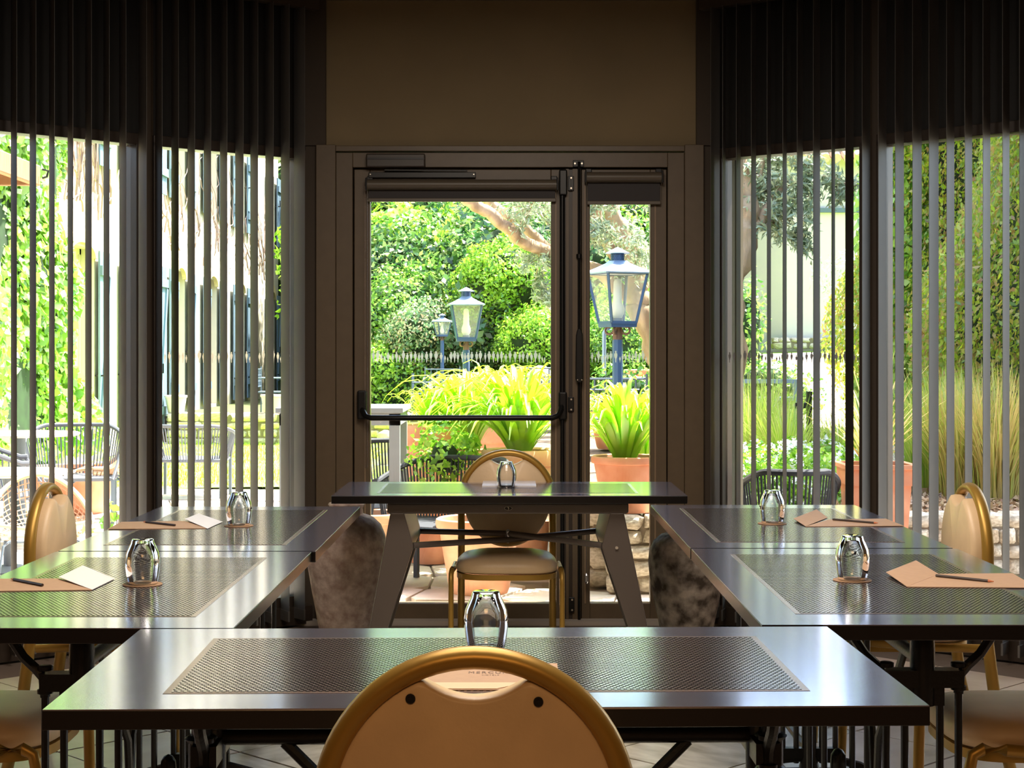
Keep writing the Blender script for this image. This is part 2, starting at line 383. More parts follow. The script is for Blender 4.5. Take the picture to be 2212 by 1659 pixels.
# silhouettes band on door glass
def figure_band(name, x0, x1, z0, z1, y, parent, m, step=None, toworld=None, dens=1.0):
    V = []; Q = []; x = x0
    r2 = random.Random(int(abs(x0)*1000)+3)
    while x < x1:
        hgt = (z1-z0)*r2.uniform(.72,1.0) if r2.random() > .25 else (z1-z0)*r2.uniform(.45,.62)
        wd = hgt*r2.uniform(.26,.36)
        if x+wd > x1: break
        cx = x+wd/2; sh = wd*.5
        prof = [(0.10,0),(0.16,.30),(0.34,.42),(0.48,.60),(0.44,.76),(0.16,.82),(0.24,.88),(0.22,.96),(0.06,1.0)]
        base = len(V)
        for a, t in prof:
            for s_ in (-1,1):
                p = (cx+s_*a*wd*.95, y, z0+t*hgt); V.append(p)
        for k in range(len(prof)-1): Q.append((base+2*k, base+2*k+1, base+2*k+3, base+2*k+2))
        x += wd*r2.uniform(1.02,1.5)/dens
    o = MB(); o.v = V; o.f = Q; ob = o.obj(name, m, parent); ob['kind'] = 'stuff'; return ob
zb0, zb1 = dz(783), dz(757)
figure_band('people_silhouettes', dx(803), dx(1187), zb0, zb1, .010, L1, M['decal'])
figure_band('people_silhouettes', dx(1276), dx(1402), zb0, zb1, .010, L2, M['decal'])
# panic bar
c = MB()
zb = dz(901); yb = -.105
pts = [(dx(783),-.03,dz(874)),(dx(786),-.07,dz(886)),(dx(794),-.095,dz(898)),(dx(806),yb,zb)] + [(dx(806+i*77),yb,zb) for i in range(1,5)] + [(dx(1192),yb,zb),(dx(1204),-.095,dz(897)),(dx(1211),-.07,dz(884)),(dx(1215),-.04,dz(862))]
pb = c.tube(pts, .0135, 12).obj('panic_bar', M['black'], door, smooth=True)
tag(pb, 'black horizontal push bar across the wide leaf')
for (a, b_, t, u) in ((774,794,843,905),(1206,1224,846,906)):
    MB().box(dx(a),dx(b_),-.07,-.02,dz(u),dz(t)).obj('bar_bracket', M['black'], pb, bevel=.008)
vr = MB().tube([(dx(1214),-.055,dz(425)),(dx(1214),-.055,dz(850))], .013, 10).tube([(dx(1214),-.05,dz(900)),(dx(1214),-.05,dz(1336))], .010, 10).obj('latch_rod', M['black'], door, smooth=True)
MB().box(dx(1207),dx(1224),-.08,-.02,dz(424),dz(370)).obj('rod_cover', M['black'], vr, bevel=.006)
vr = MB().tube([(dx(1250),-.055,dz(352)),(dx(1250),-.055,dz(1338))], .007, 8).obj('bolt_rod', M['black'], door, smooth=True)
MB().lathe([(0.011,-.012),(.014,-.01),(.014,.01),(.011,.012)],12,(dx(1250),-.055,dz(555))).obj('rod_collar', M['black'], vr, smooth=True)
h = MB(); h.prism([(dx(1243),dz(725)),(dx(1246),dz(712)),(dx(1253),dz(710)),(dx(1257),dz(722)),(dx(1258),dz(818)),(dx(1254),dz(826)),(dx(1246),dz(826)),(dx(1242),dz(818))],'y',-.088,-.045)
hd = h.obj('lever_handle', M['black'], door, bevel=.004)
def screws(parent, pts_, y, r=.0045):
    s_ = MB()
    for (a, b_) in pts_: s_.tube([(dx(a),y+.004,dz(b_)),(dx(a),y-.002,dz(b_))], r, 10)
    s_.obj('screw', M['screw'], parent)
screws(hd, ((1246,820),(1255,820)), -.09, .003)
for (a, b_, t, u, pp) in ((1237,1260,349,363,((1241,356),(1256,356))),(1226,1239,383,414,((1233,387),(1233,409))),(1226,1239,857,888,((1233,862),(1233,884))),(1228,1240,1287,1318,((1235,1292),(1235,1314)))):
    k = MB().box(dx(a),dx(b_),-.055,-.03,dz(u),dz(t)).obj('strike_plate', M['black'], door, bevel=.002); screws(k, pp, -.056)
# closer
k = MB().box(dx(794),dx(920),-.085,-.03,dz(365),dz(336)).obj('door_closer', M['frame2'], door, bevel=.006)
MB().box(dx(796),dx(918),-.088,-.084,dz(349),dz(345)).obj('closer_groove', M['black'], k)
k2 = MB().box(dx(798),dx(1028),-.045,-.02,dz(386),dz(374)).beam((dx(832),-.05,dz(370)),(dx(1010),-.05,dz(371)),.012,.008).obj('closer_rail', M['black'], door, bevel=.002); screws(k2, ((802,379),(1024,379)), -.047, .003)
# roller blinds
def roller(x0, x1, yr, yf, label, chain=None):
    t = empty('roller_blind', (dx((x0+x1)/2), DY-.06, dz(yr))); tag(t, label, 'blind', 'roller blinds on the door')
    wd = (x1-x0)*K/2; rr = .026
    MB().tube([(-wd,0,0),(wd,0,0)], rr, 20).obj('roller_tube', M['tube'], t, smooth=True)
    zf = dz(yf)-dz(yr)
    MB().box(-wd+.01,wd-.01,.012,.016,zf,0).obj('cloth', M['bfab'], t)
    MB().box(-wd+.006,wd-.006,.004,.022,zf-.018,zf).obj('bottom_bar', M['tube'], t, bevel=.003)
    for s_ in (-1,1):
        MB().box(s_*wd-.004,s_*wd+.004,-.03,.055,-.03,.032).box(s_*wd-s_*.03,s_*wd,.02,.045,.026,.045).obj('bracket', M['black'], t, bevel=.003)
    [MB().tube([(q_*(wd-.004),-.01,-.02),(q_*(wd-.004),-.01,zf)],.0014,5).obj('side_wire', M['tube'], t) for q_ in (-1,1)]
    return t, wd
t, wd = roller(794, 1203, 402, 430, 'wide dark roller blind rolled up on the wide door leaf')
cm = MB(); 
for k in range(190):
    z = -.01-k*.0072; cm.lathe([(.0005,-.0022),(.0022,0),(.0005,.0022)],6,(-wd-.006,-.012,z))
for k in range(190):
    z = -.01-k*.0072; cm.lathe([(.0005,-.0022),(.0022,0),(.0005,.0022)],6,(-wd+.004,.006,z))
cm.tube([(-wd-.006,-.012,0),(-wd-.006,-.012,-1.37),(-wd-.001,-.003,-1.38),(-wd+.004,.006,-1.37),(-wd+.004,.006,0)], .0008, 4)
cm.obj('bead_chain', M['chrome'], t)
t, wd = roller(1264, 1428, 386, 436, 'narrow dark roller blind half-rolled on the narrow door leaf')
MB().tube([(-wd+.002,-.02,-.02),(-wd+.002,-.02,-1.95)], .0012, 5).lathe([(.004,-.02),(.008,-.01),(.008,.02),(.003,.03)],10,(-wd+.002,-.02,-1.95)).obj('pull_cord', M['chrome'], t)

# window facets
def facet(A, B, idx, decal=None, lintelname=None):
    ax, ay = A; bx, by = B; L = math.hypot(bx-ax, by-ay); ang = math.atan2(by-ay, bx-ax)
    e = empty('window_%d' % idx, (ax, ay, 0), ang); S(e)
    s_ = 1.0 if ax > 0 else -1.0     # inward is local y sign
    # local +x along facet from A; room side: for right facets local y<0 ... computed by cross
    nx, ny = -math.sin(ang), math.cos(ang)
    ins = 1.0 if (nx*(0-ax) + ny*(4-ay)) > 0 else -1.0
    def yb_(a, b_): return (min(ins*a, ins*b_), max(ins*a, ins*b_))
    c = MB(); y0, y1 = yb_(-.05,.05)
    c.box(.03,.06,y0,y1,.08,WH+.02); c.box(L-.06,L-.03,y0,y1,.08,WH+.02); c.box(.03,L-.03,y0,y1,WH,WH+.05); c.box(.03,L-.03,y0,y1,0,.13)
    c.obj('window_frame', M['frame2'], e, bevel=.003)
    g = MB().box(.055,L-.055,-.004,.004,.12,WH+.005); g.obj('glass', M['glass'], e)
    if decal:
        figure_band('people_silhouettes', .07, L-.07, zb0, zb1, ins*.006, e, decal, dens=.8)
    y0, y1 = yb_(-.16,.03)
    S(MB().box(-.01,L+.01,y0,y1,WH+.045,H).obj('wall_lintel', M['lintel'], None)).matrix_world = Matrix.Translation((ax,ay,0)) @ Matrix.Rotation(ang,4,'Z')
    y0, y1 = yb_(-.02,.10)
    o = MB().box(0,L,y0,y1,0,.085).obj('baseboard', M['frame2'], e)
    return ang, ins
idx = 1
for side, P in (('left', LP), ('right', RP)):
    for k in range(4):
        facet(P[k], P[k+1], idx, (M['decal'] if side == 'left' else M['decalg']) if k == 0 else None); idx += 1
k = 5
for P in (LP, RP):
    for q in range(1, 4):
        S(MB().prism(arc(0,0,.048,.048,0,2*PI-.5,7),'z',0,H).obj('trim_%d' % k, M['pilaster']), 'dark round mullion post between window panes').location = (P[q][0]*1.0, P[q][1], 0); k += 1
# exterior piers beside the door wall
S(MB().box(X(1553,8.3),X(1577,8.3),8.12,8.45,0,H).obj('trim_%d' % k, M['olive_strip']), 'olive post outside the right window'); k += 1
S(MB().box(X(1577,8.4),X(1591,8.4),8.16,8.62,0,H).obj('trim_%d' % k, M['cream']), 'cream plaster pier outside the right window'); k += 1
S(MB().box(X(624,8.4),X(638,8.4),8.16,8.6,0,H).obj('trim_%d' % k, M['cream']), 'cream plaster pier outside the left window'); k += 1

# vertical blinds
def slat_mesh(wd):
    n_ = 5; V = []; Fc = []
    for i in range(n_):
        u = -wd/2 + wd*i/(n_-1); bow = .004*(1-(2*u/wd)**2)
        for (t_, z) in ((bow-.0008,.05),(bow+.0008,.05),(bow+.0008,2.96),(bow-.0008,2.96)): V.append((u,t_,z))
    for i in range(n_-1):
        a = i*4; b_ = a+4
        for k_ in range(4): Fc.append((a+k_, b_+k_, b_+(k_+1) % 4, a+(k_+1) % 4))
    Fc += [(3,2,1,0),(16,17,18,19)]
    o = MB(); o.v = V; o.f = Fc; return o
SW = .100
smesh = slat_mesh(SW).obj('slat', M['slat'], smooth=True).data; bpy.data.objects.remove(bpy.data.objects['slat'])
wmesh = MB().box(-SW/2-.001,SW/2+.001,-.002,.007,.035,.085).obj('bottom_weight', M['slat']).data; bpy.data.objects.remove(bpy.data.objects['bottom_weight'])
def blind(P, pxs, extra_after, label, side):
    root = empty('vertical_blind', (P[1][0], P[1][1], 0)); tag(root, label, 'blind', 'vertical blinds at the bay windows')
    inw = .14
    # inner offset polyline
    off = []
    for i, (x, y) in enumerate(P):
        a = P[max(0,i-1)]; b_ = P[min(len(P)-1,i+1)]; d = Vector((b_[0]-a[0], b_[1]-a[1])).normalized()
        nrm = Vector((-d.y, d.x));
        if nrm.dot(Vector((0-x, 3-y))) < 0: nrm = -nrm
        off.append((x+nrm.x*inw, y+nrm.y*inw))
    tr_ = MB()
    for a, b_ in zip(off[:-1], off[1:]): tr_.beam((a[0]-root.location.x,a[1]-root.location.y,2.985),(b_[0]-root.location.x,b_[1]-root.location.y,2.985),.045,.05)
    tr_.obj('head_rail', M['pilaster'], root)
    def put(x, y, th):
        o = bpy.data.objects.new('slat', smesh); COL.objects.link(o); o.parent = root
        o.location = (x-root.location.x, y-root.location.y, 0); o.rotation_euler = (0,0,th)
        q = bpy.data.objects.new('bottom_weight', wmesh); COL.objects.link(q); q.parent = o
    last = None
    for px, wpx in pxs:
        t_ = (px-CX)/F; hit = None
        for a, b_ in zip(off[:-1], off[1:]):
            # x = t*y on segment
            da = a[0]-t_*a[1]; db = b_[0]-t_*b_[1]
            if (da <= 0 <= db) or (db <= 0 <= da):
                f_ = da/(da-db) if da != db else 0; hit = (a[0]+(b_[0]-a[0])*f_, a[1]+(b_[1]-a[1])*f_); break
        if hit is None: hit = (t_*off[0][1], off[0][1])
        wreal = wpx*hit[1]/F; a_ = math.asin(min(.95, max(.12, (wreal-.002)/SW)))
        view = math.atan(t_); th = view + side*a_        # slat direction measured from +Y towards +X
        put(hit[0], hit[1], PI/2 - th)
        last = hit
    # beyond the frame, evenly along the track
    d0 = None; acc = 0
    pts_ = []
    total = []
    for a, b_ in zip(off[:-1], off[1:]):
        L = math.hypot(b_[0]-a[0], b_[1]-a[1]); n_ = int(L/.02)
        for i in range(n_): total.append((a[0]+(b_[0]-a[0])*i/n_, a[1]+(b_[1]-a[1])*i/n_))
    st = min(range(len(total)), key=lambda i: (total[i][0]-last[0])**2+(total[i][1]-last[1])**2)
    for i in range(st+4, len(total), 4):
        x, y = total[i]; put(x, y, PI/2 - side*math.radians(38))
leftpx = [(647,24),(616,19),(582,18),(549,17),(517,18),(483,16),(448,16),(413,16),(378,16),(343,15),(308,18),(265,15),(230,13),(191,14),(152,12),(112,12),(71,14),(30,13),(-9,13)]
rightpx = [(1545,20),(1564,7),(1595,10),(1628,11),(1661,9),(1695,9),(1728,13),(1764,15),(1800,8),(1835,18),(1871,18),(1906,18),(1943,19),(1981,20),(2017,21),(2053,17),(2092,16),(2131,16),(2173,15),(2210,16)]
blind(LP, leftpx, 0, 'open grey vertical blind across the left bay window', -1)
blind(RP, rightpx, 0, 'open grey vertical blind across the right bay window', 1)

# ------------------------------------------------------------ interior furniture
TT = 0.75
def table_top(t, x0, x1, y0, y1, ix0, ix1, iy0, iy1):
    tp = MB().box(x0,x1,y0,y1,TT-.032,TT-.0015).obj('tabletop', M['edge'], t, bevel=.0015)
    MB().box(x0+.001,x1-.001,y0+.001,y1-.001,TT-.002,TT).obj('top_sheet', M['top'], tp)
    MB().box(ix0-.012,ix1+.012,iy0-.010,iy1+.010,TT,TT+.0006).obj('inlay_border', M['inlayrim'], tp)
    MB().box(ix0,ix1,iy0,iy1,TT+.0006,TT+.0011).obj('perforated_inlay', M['inlay'], tp)
    return tp
def pedestal(t, x, y, along='x', stub=False):
    """one end of an industrial table base: domed column, clamp, arms, posts, arched feet"""
    e = MB()
    def T(a, z, d=0.0): return (x+a, y+d, z) if along == 'x' else (x+d, y+a, z)
    c = MB(); c.lathe([(.026,-.12),(.027,0),(.026,.02),(.021,.036),(.012,.046),(.002,.050)],16,(x,y,.665)); col = c.obj('dome_column', M['iron'], t, smooth=True)
    for s_ in (-1,1):
        p0 = T(s_*.155,.716); MB().tube([p0,T(s_*.148,.69),T(s_*.125,.655),T(s_*.098,.63),T(s_*.082,.61),T(s_*.078,.57)], .011, 8).obj('curved_arm', M['iron'], t, smooth=True)
        for k_ in (.078,.038): MB().tube([T(s_*k_,.60),T(s_*k_,.09)], .0085, 8).obj('post', M['iron'], t, smooth=True)
    c = MB()
    c = MB(); 
    a0 = T(-.085,.585,-.022); a1 = T(.085,.625,.022)
    c.box(min(a0[0],a1[0]),max(a0[0],a1[0]),min(a0[1],a1[1]),max(a0[1],a1[1]),.585,.622)
    for s_ in (-1,1): 
        for z in (.632,.582): c.lathe([(.012,-.006),(.017,-.004),(.017,.004),(.012,.006)],12,T(s_*.078,z))
    c.box(*(T(-.045,0,-.012)[0],T(.045,0,.012)[0]) if along=='x' else (x-.012,x+.012), *((y-.012,y+.012) if along=='x' else (y-.045,y+.045)), .545,.59)
    c.obj('clamp', M['iron'], t, smooth=True)
    # foot: hub with dome, arched feet both ways
    c = MB(); c.lathe([(.034,.0),(.030,.05),(.022,.08),(.022,.16),(.020,.185),(.012,.198),(.002,.203)],16,(x,y,.03))
    a0 = T(-.085,.11,-.012); a1 = T(.085,.135,.012)
    c.box(min(a0[0],a1[0]),max(a0[0],a1[0]),min(a0[1],a1[1]),max(a0[1],a1[1]),.105,.135)
    c.obj('foot_hub', M['iron'], t, smooth=True)
    for s_ in (-1,1):
        f_ = MB()
        f_.tube([T(s_*.02,.105),T(s_*.08,.10),T(s_*.15,.082),T(s_*.21,.05),T(s_*.245,.014)], [.012,.012,.012,.013,.015], 8)
        f_.tube([T(s_*.02,.07),T(s_*.08,.068),T(s_*.14,.055),T(s_*.19,.036)], .008, 6)
        f_.lathe([(.02,0),(.024,.004),(.02,.014),(.008,.018)],12,T(s_*.245,0))
        f_.obj('arched_foot', M['iron'], t, smooth=True)
def side_table(x0, x1, y0, y1, label, rz=0.0, inl=None):
    cx = (x0+x1)/2; cy = (y0+y1)/2
    t = empty('conference_table', (cx, cy, 0), rz); tag(t, label, 'table', 'black topped conference tables')
    w_, d_ = (x1-x0)/2, (y1-y0)/2
    table_top(t, -w_, w_, -d_, d_, -w_+.105, w_-.115, -d_+.15, d_-.145)
    pedestal(t, 0, -d_+.2); pedestal(t, 0, d_-.2)
    s_ = MB().tube([(0,-d_+.2,.64),(0,d_-.2,.64)], .016, 10).obj('stretcher', M['iron'], t, smooth=True)
    c = MB()
    for q in (-1,1): c.tube([(0,q*(d_-.36),.635),(0,q*(d_-.62),.38),(0,q*(d_-.66),.13)], .010, 8)
    c.tube([(0,-d_+.2,.12),(0,d_-.2,.12)], .012, 8)
    c.obj('brace', M['iron'], t, smooth=True)
    return t
side_table(-1.275,-.560,3.305,4.588,'near left black table with drinking glass and card in front of the green-lit chair seat')
side_table(-1.272,-.550,4.602,5.950,'far left black table beside the stone vase, glass at its back')
side_table(.508,1.262,3.345,4.658,'near right black table with folded brown card at its right edge')
side_table(.507,1.254,4.672,6.015,'far right black table closest to the dark mottled vase')
t = empty('conference_table', (-.045, 2.935, 0), math.radians(1.3)); tag(t, 'front black table nearest the camera with wide perforated inlay', 'table', 'black topped conference tables')
table_top(t, -.692, .692, -.375, .375, -.515, .515, -.25, .25)
pedestal(t, -.49, 0, 'y'); pedestal(t, .49, 0, 'y')
MB().tube([(-.49,0,.622),(.49,0,.622)], .017, 12).obj('stretcher', M['iron'], t, smooth=True)
for s_ in (-1,1):
    MB().tube([(s_*.36,0,.61),(s_*.17,0,.42),(s_*.10,0,.15)], .011, 8).obj('brace', M['iron'], t, smooth=True)
    MB().lathe([(.022,-.035),(.029,-.03),(.022,-.022),(.022,.022),(.029,.03),(.022,.035)],14,(s_*.50,-.05,.60)).obj('pipe_collar', M['iron'], t, smooth=True)
    MB().tube([(s_*.50,-.05,.71),(s_*.50,-.05,.03)], .017, 10).obj('leg', M['iron'], t, smooth=True)

# far table: bent sheet legs and crossed tubes
t = empty('conference_table', (-.010, 6.76, 0), 0); tag(t, 'far black table on splayed steel legs with crossed tubes in front of the door', 'table')
table_top(t, -.695, .695, -.35, .35, -.515, .50, -.235, .235)
FY = 6.47
def fx(px): return (px-CX)*FY/F + .010
def fz(py): return EYE-(py-HY)*FY/F
ap = MB().prism([(fx(836),fz(1088)),(fx(1358),fz(1088)),(fx(1358),fz(1107)),(fx(1352),fz(1110)),(fx(842),fz(1110)),(fx(836),fz(1107))],'y',-.29,.27).obj('apron', M['steel'], t, bevel=.004)
lg = MB(); lg.v = [(fx(1098)+.0155*math.cos(a)*1.0, -.2915, fz(1098)+.0075*math.sin(a)) for a in [2*PI*i/24 for i in range(24)]]; lg.f = [tuple(range(24))]
lg2 = MB(); lg2.prism([(fx(1098)+.0165*math.cos(2*PI*i/24), fz(1098)+.0085*math.sin(2*PI*i/24)) for i in range(24)],'y',-.2925,-.289)
em = lg2.obj('oval_emblem', M['black'], ap)
xc, zc = fx(1098), fz(1098)
e2 = MB()
for i in range(32):
    a, a2 = 2*PI*i/32, 2*PI*(i+1)/32
    e2.add([(xc+.0155*math.cos(a),-.2930,zc+.0078*math.sin(a)),(xc+.0155*math.cos(a2),-.2930,zc+.0078*math.sin(a2)),(xc+.0145*math.cos(a2),-.2930,zc+.0070*math.sin(a2)),(xc+.0145*math.cos(a),-.2930,zc+.0070*math.sin(a))],[(3,2,1,0)])
for p, q in (((-.004,.004),(.002,.005)),((.002,.005),(-.001,.001)),((-.001,.001),(.003,0)),((.003,0),(0,-.0055)),((.001,.005),(.001,-.002))):
    e2.beam((xc+p[0],-.2930,zc+p[1]),(xc+q[0],-.2930,zc+q[1]),.001,.0012)
e2.obj('emblem_mark', M['screw'], em)
def sheet_leg(s_, yy, back):
    def mx_(px): return s_*abs(fx(px)) if True else 0
    P = [(843,1108),(873,1108),(893,1181),(801,1476),(776,1476)] if s_ < 0 else [(1348,1108),(1318,1108),(1300,1181),(1397,1476),(1424,1476)]
    poly = [(fx(a), max(0.0, fz(b_))) for a, b_ in P]
    c = MB().prism(poly, 'y', yy-.022, yy+.022)
    return c.obj('leg', M['steel'], t, bevel=.004)
for s_ in (-1,1):
    sheet_leg(s_, -.27, 0); lb = sheet_leg(s_, .25, 1)
    P = [(873,1110),(893,1181)] if s_ < 0 else [(1318,1110),(1300,1181)]
    c = MB(); 
    (xa, za), (xb, zb2) = [(fx(a), fz(b_)) for a, b_ in P]
    c.add([(xa,-.25,za),(xb,-.25,zb2),(xb+s_*.045,-.25,zb2-.02),(xa+s_*.03,-.25,za),(xa,.23,za),(xb,.23,zb2),(xb+s_*.045,.23,zb2-.02),(xa+s_*.03,.23,za)],
          [(0,1,2,3),(7,6,5,4),(0,4,5,1),(1,5,6,2),(2,6,7,3),(3,7,4,0)])
    c.obj('leg_gusset', M['steel'], t)
    screw_x = fx(1332 if s_ > 0 else 868)
    if s_ > 0: MB().tube([(screw_x,-.30,fz(1183)),(screw_x,-.29,fz(1183))], .006, 12).obj('bolt', M['screw'], t)
xl, xr, zk = fx(893), fx(1300), fz(1181)
MB().tube([(xl-.005,-.26,zk+.002),(0,0,zk-.004),(xr+.005,.25,zk+.004)], .0125, 10).obj('cross_tube', M['steel'], t, smooth=True)
MB().tube([(xl-.005,.25,zk+.004),(0,0,zk+.020),(xr+.005,-.26,zk+.002)], .0125, 10).obj('cross_tube', M['steel'], t, smooth=True)
MB().lathe([(.004,-.02),(.009,-.012),(.009,.03),(.004,.038)],10,(fx(1097),0,zk)).obj('cross_bolt', M['chrome'], t)

# stone vases
def vase(x, y, hgt, R, m, label):
    pr = [(.55,0),(.60,.02),(.72,.2),(.86,.42),(.97,.62),(1.0,.74),(.97,.83),(.86,.91),(.66,.965),(.42,.99),(.40,1.03),(.46,1.06),(.44,1.07),(.34,1.06),(.33,.98)]
    o = MB().lathe([(a*R,b_*hgt) for a, b_ in pr], 40).obj('stone_vase', m, smooth=True); o.location = (x,y,0); tag(o, label, 'vase', 'tall stone vases by the door'); return o
vase(-.735,7.30,.60,.178,M['vase'],'tall tapering pinkish stone vase left of the far table')
vase(.775,7.30,.52,.170,M['vase2'],'dark mottled stone vase right of the far table')

# banquet chairs (local: sitter faces -y)
def banquet_chair(loc, rz, label, sc=1.0):
    t = empty('banquet_chair', loc, rz, sc=sc); tag(t, label, 'chair', 'bronze framed banquet chairs')
    R = .197; zc = .672; yb_ = .215
    # hoop: swept rectangle-ish tube
    def rail(pts, wx=.0155, wy=.019):
        c = MB(); N = len(pts); vs = []; nn = 12
        for i, p in enumerate(pts):
            a = Vector(pts[max(0,i-1)]); b_ = Vector(pts[min(N-1,i+1)]); d = (b_-a).normalized(); sd_ = Vector((0,1,0)); n2 = d.cross(sd_).normalized(); sd_ = n2.cross(d).normalized()
            for k_ in range(nn):
                u = 2*PI*k_/nn; vs.append(Vector(p)+n2*math.cos(u)*wx+sd_*math.sin(u)*wy)
        fs = [(i*nn+k_, i*nn+(k_+1) % nn, (i+1)*nn+(k_+1) % nn, (i+1)*nn+k_) for i in range(N-1) for k_ in range(nn)]
        fs += [tuple(range(nn-1,-1,-1)), tuple(range((N-1)*nn, N*nn))]
        return c.add(vs, fs)
    hoop = [(R*math.cos(a), yb_+.012, zc+R*math.sin(a)+.005) for a in [PI*i/36 for i in range(37)]]
    right = [(R+.001,yb_+.012,z) for z in (.40,.48,.58)]; 
    left = [(-R-.001,yb_+.012,z) for z in (.58,.48,.40)]
    pts_ = [(R+.004,yb_+.085,0),(R+.002,yb_+.035,.22)] + right + hoop + left + [(-R-.002,yb_+.035,.22),(-R-.004,yb_+.085,0)]
    rail(pts_).obj('back_frame', M['gold'], t, smooth=True, angle=60)
    # padded back: disc with concave notch at top
    pr = .187; out = []
    n_ = 120
    for i in range(n_):
        a = PI/2 + 2*PI*i/n_; x = pr*math.cos(a); z = zc+.002+(pr if math.sin(a) > 0 else .205)*math.sin(a)
        if abs(x) < .072 and z > zc:
            z = zc + .002 + math.sqrt(pr*pr-.072**2) - .026*(1-(x/.072)**2)
        out.append((x,z))
    c = MB(); V = []; n2 = len(out)
    for sc_, y in ((.93,yb_-.036),(.985,yb_-.030),(1.0,yb_-.018),(1.0,yb_+.010),(.985,yb_+.016),(.95,yb_+.018)):
        for x, z in out: V.append((x*sc_, y, zc+(z-zc)*sc_))
    Fc = [(r_*n2+i, (r_+1)*n2+i, (r_+1)*n2+(i+1) % n2, r_*n2+(i+1) % n2) for r_ in range(5) for i in range(n2)]
    V.append((0,yb_-.043,zc)); V.append((0,yb_+.018,zc))
    Fc += [(len(V)-2, i, (i+1) % n2) for i in range(n2)] + [(len(V)-1, 5*n2+(i+1) % n2, 5*n2+i) for i in range(n2)]
    c.add(V, Fc); bp_ = c.obj('backrest', M['pad'], t, smooth=True, angle=50)
    for x, z in ((-.083,.154),(.083,.158)):
        MB().tube([(x,yb_+.016,zc+z-.008),(x,yb_+.021,zc+z-.008)], .0065, 16).tube([(x,yb_+.018,zc+z-.008),(x,yb_+.0225,zc+z-.008)], .003, 12).obj('screw', M['black'], bp_)
    # seat: rounded trapezoid cushion
    def sq(sc_, z, N=48):
        r_ = []
        for i in range(N):
            a = 2*PI*i/N; cx_ = math.copysign(abs(math.cos(a))**.55, math.cos(a)); sy = math.copysign(abs(math.sin(a))**.6, math.sin(a))
            x = .205*cx_*sc_*(1.0-.06*(sy+0)); y = -.02+.215*sy*sc_; r_.append((x,y,z))
        return r_
    c = MB(); V = []; 
    for s2, z in ((.94,.405),(1.0,.412),(1.015,.430),(.985,.450),(.90,.465),(.70,.474),(.35,.478)): V += sq(s2, z)
    N = 48; Fc = [(r_*N+i, r_*N+(i+1) % N, (r_+1)*N+(i+1) % N, (r_+1)*N+i) for r_ in range(6) for i in range(N)] + [tuple(range(N-1,-1,-1)), tuple(range(6*N,7*N))]
    c.add(V, Fc).obj('seat', M['pad'], t, smooth=True, angle=60)
    c = MB(); V = []
    for s2, z in ((.93,.382),(1.0,.382),(1.0,.404),(.93,.404)): V += sq(s2, z)
    Fc = [(r_*N+i, r_*N+(i+1) % N, ((r_+1) % 4)*N+(i+1) % N, ((r_+1) % 4)*N+i) for r_ in range(4) for i in range(N)]
    c.add(V, Fc).obj('seat_rail', M['gold'], t, smooth=True)
    for s_ in (-1,1):
        pts_ = [(s_*.222,.20,.395),(s_*.224,.02,.40),(s_*.224,-.14,.415),(s_*.224,-.19,.418),(s_*.226,-.215,.405),(s_*.226,-.222,.37),(s_*.226,-.226,.2),(s_*.228,-.235,0)]
        rail(pts_, .011, .014).obj('front_leg', M['gold'], t, smooth=True, angle=60)
    return t
banquet_chair((-.050,2.425,0), PI, 'beige banquet chair seen from behind in the foreground centre', 1.025)
banquet_chair((-.022,6.905,0), 0, 'beige banquet chair facing the camera behind the far table')
banquet_chair((-1.265,5.28,0), PI/2, 'beige banquet chair at the far left table, back fully visible')
banquet_chair((-1.285,3.90,0), PI/2, 'banquet chair at the near left table with only its greenish lit seat visible')
banquet_chair((1.245,5.28,0), -PI/2, 'beige banquet chair at the far right table, back fully visible')
banquet_chair((1.245,3.90,0), -PI/2, 'banquet chair at the near right table with only its pale seat visible')

# tumblers and coasters
def tumbler(px, py, label, coaster=True, Y=None):
    Y = Y or F*(EYE-TT)/(py-HY); x = X(px, Y)
    z0 = TT + (.0035 if coaster else .0025)
    pr_o = [(.0335,0),(.0355,.004),(.0385,.022),(.0408,.040),(.0412,.056),(.0385,.074),(.0320,.089),(.0278,.097),(.0265,.103),(.0255,.106),(.0235,.107)]
    pr_i = [(.022,.0985),(.0255,.0955),(.0300,.086),(.0368,.072),(.0396,.056),(.0392,.040),(.0370,.022),(.0345,.004),(.0325,0)]
    n_ = 48; prof = pr_o + [(.0002,.1072)]
    c = MB()
    prof = [(.0002,.1065)] + pr_o[::-1] + pr_i[::-1] + [(.0002,.0990)]
    c.lathe(prof, n_, (0,0,0), caps=False)
    o = c.obj('drinking_glass', M['tumbler'], smooth=True, angle=70); o.location = (x, Y, z0); tag(o, label, 'glass', 'upside down tumblers on the tables')
    if coaster:
        q = MB().lathe([(.046,0),(.0468,.0008),(.0462,.0022),(.03,.0022)], 40).obj('coaster', M['coaster'], smooth=True); q.location = (x, Y, TT+.0012)
        tag(q, 'round kraft coaster under the ' + label.replace('upturned tumbler ', 'tumbler '), 'coaster', 'kraft coasters under tumblers')
    return o
tumbler(308,1264,'upturned tumbler on the near left table')
tumbler(516,1137,'upturned tumbler on the far left table')
tumbler(1668,1132,'upturned tumbler on the far right table')
tumbler(1841,1255,'upturned tumbler on the near right table')
tumbler(1050,1404,'upturned tumbler on the front table behind the foreground chair', False)
tumbler(1094,1054,'upturned tumbler beside the folded card on the far table', False)
